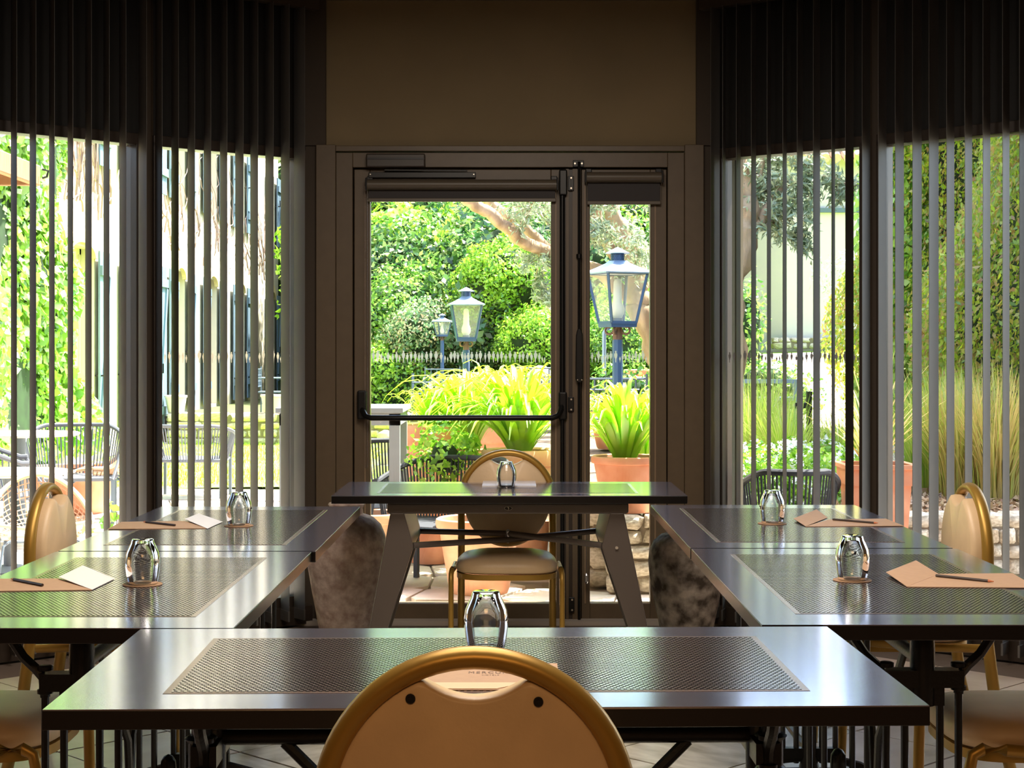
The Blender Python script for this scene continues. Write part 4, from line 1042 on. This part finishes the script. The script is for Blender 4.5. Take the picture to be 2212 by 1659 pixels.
pot((X(932,10.3),10.3,0), .19, .86, M['terra'], 'tall terracotta pot left of the strap plants')
pot((X(1122,9.75),9.75,0), .225, .74, M['terra2'], 'large pale terracotta pot behind the far chair back')
pot((X(1035,8.98),8.98,0), .235, .41, M['terra2'], 'low empty terracotta pot behind the far chair seat')
pot((X(800,9.2),9.2,0), .20, .42, M['terra2'], 'terracotta pot partly hidden behind the left vase')
pot((X(1358,9.1),9.12,.43), .205, .31, M['terra'], 'terracotta pot on the stone wall below the near lantern')
pot((X(1335,14.5),14.5,.47), .27, .36, M['terra'], 'wide terracotta planter with shrub behind the near lamp post')
pot((X(922,26.5),26.5,.43), .22, .17, M['terra'], 'small terracotta bowl under the lattice metal chair')
pot((X(1400,20),20,.62), .3, .5, M['terra'], 'far terracotta pot at the right edge of the narrow pane')
pot((X(938,23.9),23.9,.45), .165, .27, M['beigepot'], 'beige clay pot on the stone wall near the lawn', group='beige clay pots on the wall')
pot((X(380,23.9),23.9,.45), .165, .26, M['beigepot'], 'beige clay pot on the wall before the blue shutters', group='beige clay pots on the wall')
pot((X(588,23.9),23.9,.45), .17, .27, M['beigepot'], 'beige clay pot on the wall at the left window edge', group='beige clay pots on the wall')
pot((X(150,13.5),13.5,0), .42, .38, M['terra'], 'wide terracotta planter beneath the rattan chairs')
sp_ = empty('plant_pot', (X(1886,8.45),8.40,0)); tag(sp_, 'square rimmed terracotta pot outside the right mullion', 'pot', 'terracotta garden pots')
c = MB()
def sqring(a, z): return [(-a,-a,z),(a,-a,z),(a,a,z),(-a,a,z)]
rr = [(.11,0),(.148,.62),(.148,.64),(.165,.64),(.165,.72),(.187,.725),(.187,.745),(.150,.745),(.145,.66)]
V = []; 
for a, z in rr: V += sqring(a, z)
c.add(V, [(i*4+k,i*4+(k+1) % 4,(i+1)*4+(k+1) % 4,(i+1)*4+k) for i in range(len(rr)-1) for k in range(4)]+[(3,2,1,0),(32,33,34,35)]); c.obj('pot_body', M['terra'], sp_); MB().box(-.14,.14,-.14,.14,.66,.67).obj('soil', M['soil'], sp_)
V, Q = blades(70, .55, .40, .80, .012, .5, 5, 77, .05); o = bigmesh('spiky_plant', V, Q, M['drygrass']); o.location = (X(1886,8.45),8.42,.67); tag(o, 'spiky yellowed plant growing in the square terracotta pot', 'plant')
strap_plant((X(1122,9.75),9.75,.70), 210, .46,.70, .028, 'big bright strap-leaved plant in the large pale pot', 1)
strap_plant((X(1010,10.2),10.35,.70), 200, .44,.68, .028, 'bright strap-leaved plant left of the far chair back', 2)
strap_plant((X(1060,11.4),11.4,.80), 180, .42,.62, .028, 'bright strap-leaved plant rising behind the others', 6)
strap_plant((X(940,10.3),10.3,.80), 80, .28,.48, .026, 'small strap-leaved plant in the tall terracotta pot', 3)
strap_plant((X(1350,9.1),9.12,.70), 170, .42,.60, .026, 'strap-leaved plant around the blue lamp post', 4)
strap_plant((X(1395,9.6),9.7,.60), 140, .44,.64, .028, 'strap-leaved plant right of the blue lamp post', 5)
pot((X(1010,10.35),10.35,0), .2, .70, M['terra'], 'terracotta pot hidden under the left strap plant')
pot((X(1060,11.4),11.4,0), .22, .80, M['terra'], 'terracotta pot hidden under the rear strap plant')
b_ = bush('shrub', (X(965,9.7),9.7,.70), (.20,.18,.20), 900, .05, M['leafy'], 70, sc_core=.4); tag(b_, 'small yellow-leaved shrub beside the tall terracotta pot', 'shrub')
b_ = bush('shrub', (X(1330,14.5),14.5,.98), (.22,.2,.2), 900, .06, M['leaf'], 71); tag(b_, 'small shrub growing in the wide terracotta planter', 'shrub')
# young twig outside left window
t = empty('young_plant', (X(232,8.35),8.35,0)); tag(t, 'young leafy shoots outside the left window by the far left table', 'plant')
c = MB(); C = []
for k in range(7):
    a = rnd.uniform(-.22,.22); z1 = rnd.uniform(.25,.55); pts_ = [(a*.3,0,0),(a*.7,rnd.uniform(-.05,.05),z1*.5),(a,rnd.uniform(-.08,.08),z1)]; c.tube(pts_, [.006,.005,.003], 5)
    for q in range(8): u = rnd.uniform(.3,1.0); C.append((a*u+rnd.uniform(-.03,.03), rnd.uniform(-.04,.04), z1*u+rnd.uniform(-.02,.03)))
c.obj('stem', M['creeper'], t); V, Q = leaves(np.array(C), np.tile([0,-1.0,.4],(len(C),1)), .07, .55); bigmesh('foliage', V, Q, M['ivy'], t)

# ------- lanterns
def lantern(px, Y, zg, pyb, pyt, s, rot, label, pw=.04):
    x = X(px, Y); zb_ = Z(pyb, Y)      # pane bottom z
    t = empty('garden_lantern', (x, Y, zg)); tag(t, label, 'lamp post', 'blue garden lanterns'); Hb = zb_-zg
    po = MB().tube([(0,0,0),(0,0,Hb-.13*s)], pw, 8).obj('post', M['bluemetal'], t)
    MB().lathe([(pw,-.02),(pw*1.35,-.01),(pw*1.35,.01),(pw,.02)], 12, (0,0,Hb*.45)).lathe([(pw*1.6,0),(pw*1.6,.05),(pw,.10)], 12, (0,0,0)).obj('post_collar', M['bluemetal'], po, smooth=True)
    MB().tube([(0,0,Hb-.14*s),(0,0,Hb-.03*s)], [pw*.95,pw*.7], 10).obj('neck', M['rust'], t, smooth=True)
    c = MB()
    for k in range(4):
        a = rot+PI/4+k*PI/2; u = Vector((math.cos(a),math.sin(a),0))
        pts_ = [Vector((0,0,Hb-.12*s))+u*.03*s]
        for i in range(12):
            th = i/11*1.6*PI; rr_ = .038*s*(1-.45*i/11); pts_.append(Vector((0,0,Hb-.055*s))+u*(.070*s+rr_*math.cos(PI+th))+Vector((0,0,rr_*math.sin(PI+th))))
        c.tube(pts_, .009*s, 6)
    c.obj('scroll_bracket', M['rust'], t, smooth=True)
    hb, ht = .105*s, .168*s; Hp = Z(pyt,Y)-zb_
    def cor(r_, z, k): a = rot+k*PI/2+PI/4; return Vector((math.cos(a)*r_*math.sqrt(2), math.sin(a)*r_*math.sqrt(2), z))
    c = MB()
    for k in range(4):
        c.beam(cor(hb,Hb,k), cor(ht,Hb+Hp,k), .018*s, .018*s); c.beam(cor(hb,Hb,k), cor(hb,Hb,k+1), .016*s, .022*s); c.beam(cor(ht,Hb+Hp,k), cor(ht,Hb+Hp,k+1), .016*s, .018*s)
    c.obj('lantern_frame', M['bluemetal'], t)
    for k in range(4):
        g = MB(); g.add([cor(hb*.96,Hb,k),cor(hb*.96,Hb,k+1),cor(ht*.96,Hb+Hp,k+1),cor(ht*.96,Hb+Hp,k)], [(0,1,2,3)]); g.obj('glass_pane', M['lpane'], t)
    c = MB(); c.add([cor(hb*1.02,Hb-.035*s,k) for k in range(4)]+[cor(hb*1.05,Hb,k) for k in range(4)], [(3,2,1,0),(4,5,6,7)]+[(k,(k+1) % 4,4+(k+1) % 4,4+k) for k in range(4)]); c.obj('lantern_base', M['bluemetal'], t)
    z0 = Hb+Hp; prof = [(ht*1.0,z0-.004),(ht*1.2,z0-.004),(ht*1.21,z0+.006),(ht*.75,z0+.045*s),(ht*.42,z0+.078*s),(ht*.30,z0+.098*s)]
    V = []; 
    for r_, z in prof: V += [cor(r_,z,k) for k in range(4)]
    c = MB(); c.add(V, [(i*4+k,i*4+(k+1) % 4,(i+1)*4+(k+1) % 4,(i+1)*4+k) for i in range(5) for k in range(4)]+[(3,2,1,0),(20,21,22,23)]); c.obj('lantern_roof', M['bluelight'], t)
    ven = MB().lathe([(.052*s,0),(.052*s,.062*s)], 20, (0,0,z0+.092*s)).obj('vent', M['bluemetal'], t, smooth=True)
    dots = MB()
    for r_ in range(4):
        for k in range(20):
            a = 2*PI*(k+.5*(r_ % 2))/20; p_ = Vector((math.cos(a)*.0525*s, math.sin(a)*.0525*s, z0+(.102+.0135*r_)*s)); dots.tube([p_, p_+Vector((math.cos(a),math.sin(a),0))*.001], .0032*s, 5)
    dots.obj('vent_hole', M['black'], ven)['kind'] = 'stuff'
    MB().lathe([(.092*s,0),(.094*s,.004*s),(.035*s,.034*s),(.012*s,.045*s),(.003,.05*s)], 20, (0,0,z0+.152*s)).obj('cap', M['bluelight'], t, smooth=True)
    MB().lathe([(.04*s,0),(.04*s,.025*s)], 16, (0,0,Hb+.01)).obj('lamp_holder', M['gtable'], t, smooth=True)
    MB().lathe([(.032*s,.025*s),(.05*s,.06*s),(.052*s,.10*s),(.034*s,.15*s),(.030*s,.3*s),(.02*s,.32*s),(.002,.325*s)], 18, (0,0,Hb+.01)).obj('lamp_chimney', M['frost'], t, smooth=True)
    return t
lantern(1334, 12.5, .42, 697, 591, 1.0, math.radians(24), 'large blue lantern post in the narrow door pane')
lantern(1007, 18.4, 0.02, 731, 659, 1.0, math.radians(4), 'middle blue lantern post in the wide door pane')
lantern(955, 26.3, .40, 724, 695, .66, math.radians(24), 'small far lantern post left of the middle lantern', .03)
gp = MB().tube([(0,0,0),(0,0,1.95),(.03,0,2.05),(.06,0,2.0)], .02, 8).obj('reflection_pole', M['bluelight']); gp.location = (X(1305,16),16,.5-.0); gp.scale = (1,1,.52); tag(gp, 'slim pale blue stand-in for a lamp reflection behind the near lantern post', 'pole')  # thin upright added in place of a lamp's reflection

# ------- olive trees
def tree(root_pts, branches, label, crowns, seed, leafn=2600):
    t = empty('olive_tree', root_pts[0][0]); tag(t, label, 'tree', 'olive trees in the garden'); o0 = Vector(root_pts[0][0])
    c = MB()
    for br in [root_pts]+branches:
        P_ = [Vector(p)-o0 for p, _ in br]; R_ = [r for _, r in br]; pts_ = []; rs = []
        for i in range(len(P_)-1):
            for k in range(4):
                u = k/4; jit = Vector((rnd.uniform(-1,1),rnd.uniform(-1,1),rnd.uniform(-1,1)))*R_[i]*.25; pts_.append(P_[i].lerp(P_[i+1],u)+(jit if (i or k) else Vector())); rs.append((R_[i]*(1-u)+R_[i+1]*u)*rnd.uniform(.88,1.15))
        pts_.append(P_[-1]); rs.append(R_[-1]); c.tube(pts_, rs, 9)
    tk = c.obj('trunk', M['bark'], t, smooth=True, angle=80)
    tw = MB(); LC = []; LD = []
    for (cx_, cy_, cz_, R_) in crowns:
        cc = Vector((cx_,cy_,cz_))-o0
        for k in range(int(26*R_/.5)):
            d = Vector((rnd.gauss(0,1),rnd.gauss(0,1),rnd.gauss(0,.9))).normalized(); a = cc+d*R_*rnd.uniform(0,.35); L = R_*rnd.uniform(.5,.95); b_ = a+d*L+Vector((0,0,-.25*L))
            mid_ = (a+b_)/2+Vector((0,0,.06*L)); tw.tube([a,mid_,b_], [.006,.004,.002], 4)
            nl = int(leafn/(26*R_/.5*len(crowns)))+4
            for q in range(nl):
                u = rnd.uniform(.15,1); p_ = a.lerp(mid_,u*2) if u < .5 else mid_.lerp(b_,u*2-1); LC.append(p_+Vector((rnd.gauss(0,.03),rnd.gauss(0,.03),rnd.gauss(0,.03)))); LD.append(d)
    tw.obj('twig', M['bark'], t)['kind'] = 'stuff'
    V, Q = leaves(np.array([tuple(p) for p in LC]), np.array([tuple(p) for p in LD])*.3, .085, .22, 1.0); bigmesh('foliage', V, Q, M['olive'], t)['kind'] = 'stuff'
    return t
def W(px, py, Y): return (X(px,Y), Y, Z(py,Y))
Yt = 16.5
tree([(W(1452,1000,Yt),.17),(W(1448,860,Yt),.15),(W(1420,760,Yt),.14),(W(1392,690,Yt),.13),(W(1376,640,Yt),.12),(W(1372,590,Yt),.115),(W(1352,520,Yt),.10),(W(1322,455,Yt),.09),(W(1300,380,Yt),.07)],
     [[(W(1385,665,Yt),.08),(W(1300,590,Yt),.07),(W(1190,545,Yt),.06),(W(1125,520,Yt-.3),.065),(W(1085,485,Yt-.5),.06),(W(1050,455,Yt-.6),.065),(W(1010,430,Yt-.7),.06),(W(930,370,Yt-.8),.05)],
      [(W(1185,540,Yt),.05),(W(1130,490,Yt),.055),(W(1080,460,Yt),.06),(W(1050,430,Yt),.05),(W(1040,390,Yt),.04)],
      [(W(1372,600,Yt),.06),(W(1330,560,Yt),.05),(W(1285,470,Yt+.3),.07),(W(1278,400,Yt+.3),.05)]],
     'olive tree whose pale branches cross the top of the door view', [(X(1150,Yt-.3),Yt-.3,Z(450,Yt),.40),(X(1165,Yt),Yt,Z(560,Yt),.30),(X(1240,Yt),Yt,Z(500,Yt),.5),(X(1295,Yt-.4),Yt-.4,Z(500,Yt),.30),(X(1370,Yt-.5),Yt-.5,Z(540,Yt),.30),(X(1180,Yt),Yt,Z(640,Yt),.16),(X(1290,Yt),Yt-.3,Z(440,Yt),.3),(X(1120,Yt),Yt,Z(380,Yt),.6),(X(1300,Yt),Yt,Z(330,Yt),.7)], 5, 5200)
Yt = 13.0
tree([(W(1560,1010,Yt),.15),(W(1566,800,Yt),.13),(W(1580,620,Yt),.12),(W(1600,520,Yt),.12),(W(1612,470,Yt),.11),(W(1616,420,Yt),.09),(W(1600,340,Yt),.06)],
     [[(W(1608,500,Yt),.06),(W(1640,478,Yt),.05),(W(1668,440,Yt),.04),(W(1700,400,Yt),.025)],[(W(1612,440,Yt),.04),(W(1640,380,Yt),.03),(W(1650,320,Yt),.02)]],
     'olive tree at the left of the right bay window, drooping silver leaves', [(X(1650,Yt),Yt,Z(420,Yt),.22),(X(1690,Yt),Yt,Z(400,Yt),.26),(X(1730,Yt),Yt,Z(430,Yt),.22),(X(1680,Yt),Yt,Z(470,Yt),.18),(X(1640,Yt),Yt,Z(350,Yt),.22),(X(1760,Yt),Yt,Z(380,Yt),.24),(X(1720,Yt),Yt,Z(520,Yt),.12),(X(1690,Yt),Yt,Z(300,Yt),.4),(X(1810,Yt),Yt,Z(400,Yt),.16)], 6, 4200)
b_ = bush('shrub', (X(1608,20),20,1.45), (.22,.3,.75), 1500, .08, M['leaf'], 80); tag(b_, 'narrow green shrub just right of the cream pier', 'shrub')
b_ = bush('shrub', (X(1850,30),30,2.6), (.55,.5,.5), 1500, .10, M['olive'], 81, ratio=.3, sc_core=.2); tag(b_, 'small round olive bush before the pale house wall', 'shrub')
b_ = bush('shrub', (X(1650,18),18,.9), (.5,.4,.28), 1500, .07, M['leaf'], 82); tag(b_, 'low lavender-green bush behind the right bed', 'shrub')

# ------- pale house behind right window
hs = empty('pale_house', (7.3,44,0)); tag(hs, 'pale rendered house seen through the right bay window', 'house')
MB().box(0,4.5,0,.4,.8,7.2).obj('wall', M['creamhouse'], hs)
MB().prism([(-.001,0),(-3.6,2.4),(-3.6,2.9),(-.001,.5)],'z',.8,8.0).obj('wing_wall', M['creamhouse'], hs)
MB().box(.35,4.5,-.10,0,5.10,5.22).obj('gutter', M['gmetal'], hs)
c = MB()
for k in range(15): c.lathe([(.13,0),(.12,.5)], 10, (.3+k*.3,-.35,6.55))
rf = MB().add([(-.2,-.4,6.50),(4.8,-.4,6.50),(4.8,4,8.2),(-.2,4,8.2)], [(0,1,2,3)]).obj('roof', M['tile'], hs)
c = MB()
for k in range(16):
    x = .1+k*.3; c.tube([(x,-.5,6.50),(x,4,8.25)], .13, 8)
c.obj('roof_tile', M['tile'], rf)
MB().box(-1.22,-1.08,.70,1.0,3.5,4.15).obj('slit_window', M['rust'], hs)
stone_wall('stone_wall', (6.9,43.6),(10.5,43.6), .30, .35, 1.45, 2, .45, 'rough stone footing under the pale house wall')

# ------- rocks and edging stones
def rock(loc, R, seed, label, cat='rock', name='rock', group=None, m='rock'):
    r_ = np.random.RandomState(seed); us, vs_ = 22, 14; V = []
    for j in range(vs_+1):
        for i in range(us):
            t_ = PI*j/vs_; p_ = 2*PI*i/us; V.append((math.sin(t_)*math.cos(p_), math.sin(t_)*math.sin(p_), math.cos(t_)))
    V = np.array(V); k_ = np.ones(len(V))
    for q in range(16):
        a = r_.normal(0,1,3); a /= np.linalg.norm(a); dd = V@a; k_ -= np.maximum(0, dd-.72)*r_.uniform(.3,1.1)
    V = V*k_[:,None]*np.array(R); Q = [(j*us+i,(j+1)*us+i,(j+1)*us+(i+1) % us,j*us+(i+1) % us) for j in range(vs_) for i in range(us)]
    o = bigmesh(name, V, np.array(Q), M[m]); o.location = loc; tag(o, label, cat, group); return o
rock((X(1050,23),23,.45), (.42,.4,.42), 1, 'pale limestone boulder behind the middle lamp post', group='limestone boulders')
rock((X(1110,22),22,.55), (.50,.4,.50), 2, 'long sloping limestone boulder above the strap plants', group='limestone boulders')
rock((X(1165,21.5),21.5,.7), (.40,.4,.48), 3, 'highest limestone boulder beside the door stile', group='limestone boulders')
rock((X(1385,19),19,.7), (.35,.4,.40), 4, 'grey boulder at the right edge of the narrow pane', group='limestone boulders')
rock((X(1040,24.2),24.4,.7), (.25,.3,.40), 5, 'orange-tinted rock behind the lattice chair', group='limestone boulders')
pos_ = ['leftmost','second from left','third from left','fourth from left','middle','fourth from right','third from right','second from right','rightmost']
for i in range(9):
    rock((X(815+i*18,28.5),28.5,.50), (.10+.03*(i % 3),.1,.08), 30+i, 'white edging stone at the foot of the hillside, %s of the row' % pos_[i], 'stone', 'edging_stone', 'edging stones at the hillside foot')
# ball finial
o = MB().lathe([(.06,0),(.06,.1),(.03,.13),(.03,.16),(.075,.21),(.095,.27),(.075,.33),(.02,.36)], 20).obj('ball_finial', M['stone'], smooth=True); o.location = (X(833,17),17,.16); tag(o, 'small stone ball finial beside the grey bar table leg', 'ornament')
o2 = MB().box(-.1,.1,-.1,.1,0,.16).obj('finial_plinth', M['stone'], o); o2.location = (0,0,-.16)

# ------- outdoor furniture
def bar_table(loc, rz, label):
    t = empty('bar_table', loc, rz); tag(t, label, 'table')
    MB().box(-.36,.36,-.36,.36,.97,1.0).obj('tabletop', M['gtable'], t, bevel=.004)
    c = MB()
    for a, b_, d_, e_ in ((-.34,.34,-.34,-.31),(-.34,.34,.31,.34),(-.34,-.31,-.31,.31),(.31,.34,-.31,.31)): c.box(a,b_,d_,e_,.90,.968)
    c.obj('apron', M['gtable'], t)
    for a in (-1,1):
        for b_ in (-1,1): MB().box(a*.31-.03,a*.31+.03,b_*.31-.03,b_*.31+.03,0,.965).obj('leg', M['gtable'], t)
bar_table((X(862,9.3)-.335,9.62,0), 0, 'tall grey metal bar table at the left of the door view')
def rope_chair(loc, rz, label, m='rope', wd_=.36, hb=.74, sparse=False):
    t = empty('rope_armchair', loc, rz); tag(t, label, 'chair', 'woven rope garden armchairs')   # sitter faces -y
    hs_ = .36; N = 40
    def rail(u, top=True):      # u -1..1 around the back
        a = PI*.5 + u*PI*.5*1.18
        x = math.cos(a)*wd_; y = math.sin(a)*.32
        if abs(u) > .82: y -= (abs(u)-.82)*1.2*.3
        zt = hb - (hb-.58)*min(1,max(0,(abs(u)-.35)/.6))**1.3
        return Vector((x*1.06,y+.03,zt)), Vector((x*.88,y*.82,hs_-.02))
    tops = [rail(-1+2*i/N)[0] for i in range(N+1)]; bots = [rail(-1+2*i/N)[1] for i in range(N+1)]
    MB().tube(tops, .017, 8).obj('top_rail', M[m], t, smooth=True)
    MB().tube(bots, .012, 6).obj('seat_ring', M[m], t, smooth=True)
    c = MB(); n_ = 44 if sparse else 64
    for i in range(n_+1):
        a, b_ = rail(-1+2*i/n_); c.tube([a, (a+b_)/2+Vector((0,.01,0)), b_], .0055, 5)
    c.obj('rope_weave', M[m], t)['kind'] = 'stuff'
    MB().box(-wd_*.86,wd_*.86,-.28,.26,hs_-.03,hs_+.0).obj('seat', M[m], t, bevel=.01)
    for sx in (-1,1):
        for sy in (-.27,.22): MB().box(sx*wd_*.84-.013,sx*wd_*.84+.013,sy-.013,sy+.013,0,hs_-.02).obj('leg', M['gmetal'] if m == 'rope2' else M[m], t)
        MB().tube([(sx*wd_*.84,-.28,hs_-.02),rail(sx*.98*-1)[0]], .012, 6).obj('arm_post', M[m], t)
    return t
rope_chair((X(862,10.4),10.4,0), .15, 'dense black rope armchair behind the grey bar table')
rope_chair((X(965,9.25)-.03,9.25,0), -.5, 'black rope armchair between tall pot and far chair', hb=.70)
rope_chair((X(424,15.2),15.0,0), PI, 'grey rope armchair on the lawn edge facing the house', 'rope2', sparse=True, hb=.66)
rope_chair((X(160,12.8),12.8,0), .2, 'grey rope armchair behind the round terrace table', 'rope2', sparse=True)
rope_chair((X(20,11.2),11.2,0), PI/2+.3, 'grey rope armchair at the far left edge outside', 'rope2', sparse=True)
rope_chair((X(1690,8.55)+.0,8.42,0), PI, 'black rope armchair outside the right bay window', wd_=.235, hb=.72, sparse=True)
def rattan_chair(loc, rz, label):
    t = empty('rattan_chair', loc, rz); tag(t, label, 'chair', 'natural rattan shell chairs')
    def sh(u, v):      # u -1..1 around, v 0..1 from seat centre to rim
        a = PI*.5+u*PI*.62; rx, ry = .30, .27
        zr = .40+.28*max(0,math.cos(u*PI*.62))**1.4+.02
        r_ = math.sin(min(1,v*1.1)*PI*.5)**.8; return Vector((math.cos(a)*rx*r_*(.9+.15*v), math.sin(a)*ry*r_+.02+.05*v, .34+(zr-.34)*v**2.0*1.0))
    c = MB()
    for k in range(3,15):
        v = k/14; c.tube([sh(-1+2*i/24,v) for i in range(25)], .0045, 4)
    for i in range(33):
        u = -1+2*i/32; c.tube([sh(u,.15+.85*k/7) for k in range(8)], .004, 4)
    for k in range(9): c.tube([(-.24,-.22+k*.035,.345-.0*k),(.24,-.22+k*.035,.345)], .0045, 4)
    c.obj('rattan_weave', M['rattan'], t)['kind'] = 'stuff'
    MB().tube([sh(-1+2*i/32,1.0) for i in range(33)], .016, 8).tube([sh(-1,1.0),(-.2,-.26,.36),(.2,-.26,.36),sh(1,1.0)], .012, 8).obj('rim', M['rattanrail'], t, smooth=True)
    for sx in (-1,1):
        for sy in (-1,1): MB().tube([(sx*.17,sy*.14,.34),(sx*.23,sy*.2,.30),(sx*.28,sy*.27,0)], .008, 6).obj('leg', M['gmetal'], t, smooth=True)
    MB().tube([(-.2,-.17,.32),(.2,-.17,.32),(.2,.17,.32),(-.2,.17,.32)], .007, 6, closed=True).obj('under_frame', M['gmetal'], t)
    return t
rattan_chair((X(212,13.0),13.0,0), -PI/2+.25, 'rattan shell chair seen from the side near the mullion')
rattan_chair((X(88,9.1),9.1,0), .35, 'rattan shell chair behind the left banquet chair').scale = (.9,.9,.88)
def round_table(loc, R, hgt, label):
    t = empty('round_table', loc); tag(t, label, 'table', 'round terrace tables')
    MB().lathe([(R*.98,hgt-.02),(R,hgt-.012),(R,hgt-.004),(R*.985,hgt)], 40).obj('tabletop', M['tabletop_out'], t, smooth=True)
    MB().tube([(0,0,.02),(0,0,hgt-.02)], .035, 12).obj('column', M['gmetal'], t, smooth=True)
    MB().lathe([(.22,0),(.22,.012),(.06,.03)], 24).obj('base', M['gmetal'], t, smooth=True)
round_table((X(45,12.0),12.0,0), .42, .73, 'round terrace table by the ivy')
round_table((X(20,9.9),9.9,0), .36, .60, 'smaller terrace table nearest the left window')
def lattice_chair(loc, rz, label, sc_=1.0):
    t = empty('lattice_chair', loc, rz, sc=sc_); tag(t, label, 'chair', 'blue-grey metal garden chairs')
    c = MB(); r_ = .011
    for x in (-.26,.26): c.tube([(x,0,0),(x,0,.72)], r_, 6)
    c.tube([(-.26,0,.68),(.26,0,.68)], r_, 6); c.tube([(-.26,0,.42),(.26,0,.42)], r_, 6)
    c.obj('back_frame', M['gmetal'], t)
    c = MB()
    for k in range(5): x = -.17+k*.085; c.tube([(x,0,.42),(x,0,.68)], .008, 4)
    for k in range(2): c.tube([(-.2,0,.50+k*.09),(.26,0,.50+k*.09)], .008, 4)
    c.obj('back_lattice', M['gmetal'], t)
    MB().box(-.26,.26,-.46,0,.33,.35).obj('seat', M['gmetal'], t)
    for x in (-.26,.26):
        MB().tube([(x,-.46,0),(x,-.46,.53),(x,-.43,.55),(x,0,.55)], r_, 6).obj('arm', M['gmetal'], t)
lattice_chair((X(958,25),24.6,.40), 0, 'metal chair with lattice back before the small far lantern')
lattice_chair((X(895,26),25.6,.40), PI/2, 'low metal chair seen from the side left of the lattice chair', .85)
lattice_chair((X(1170,17),17,.48), .4, 'metal chair behind the strap plants by the door stile')
lattice_chair((X(1329,13.6),13.6,.42), PI, 'metal chair frame behind the near lamp post')
lattice_chair((X(556,24.6),24.7,.40), PI/2, 'metal chair on the raised lawn before the shutters')
o = MB().tube([(0,0,0),(0,0,.62)], .022, 8).box(-.10,0,-.015,.015,.50,.54).obj('metal_post', M['black']); o.location = (X(1748,11.6),11.6,.42); tag(o, 'short black metal post in the right flower bed', 'post')
t = empty('garden_bench', (X(1660,16),16,.5)); tag(t, 'pale blue-grey low bench frame behind the right grasses', 'bench')
MB().box(-.3,.3,-.03,.03,.52,.56).obj('rail', M['bluelight'], t); MB().box(-.28,-.24,-.03,.03,0,.52).box(.24,.28,-.03,.03,0,.52).obj('leg', M['bluelight'], t); MB().box(-.3,.3,.1,.4,.35,.38).obj('seat', M['bluelight'], t)
for x in (-.25,.25): MB().box(x-.02,x+.02,.36,.40,0,.35).obj('leg', M['bluelight'], t)
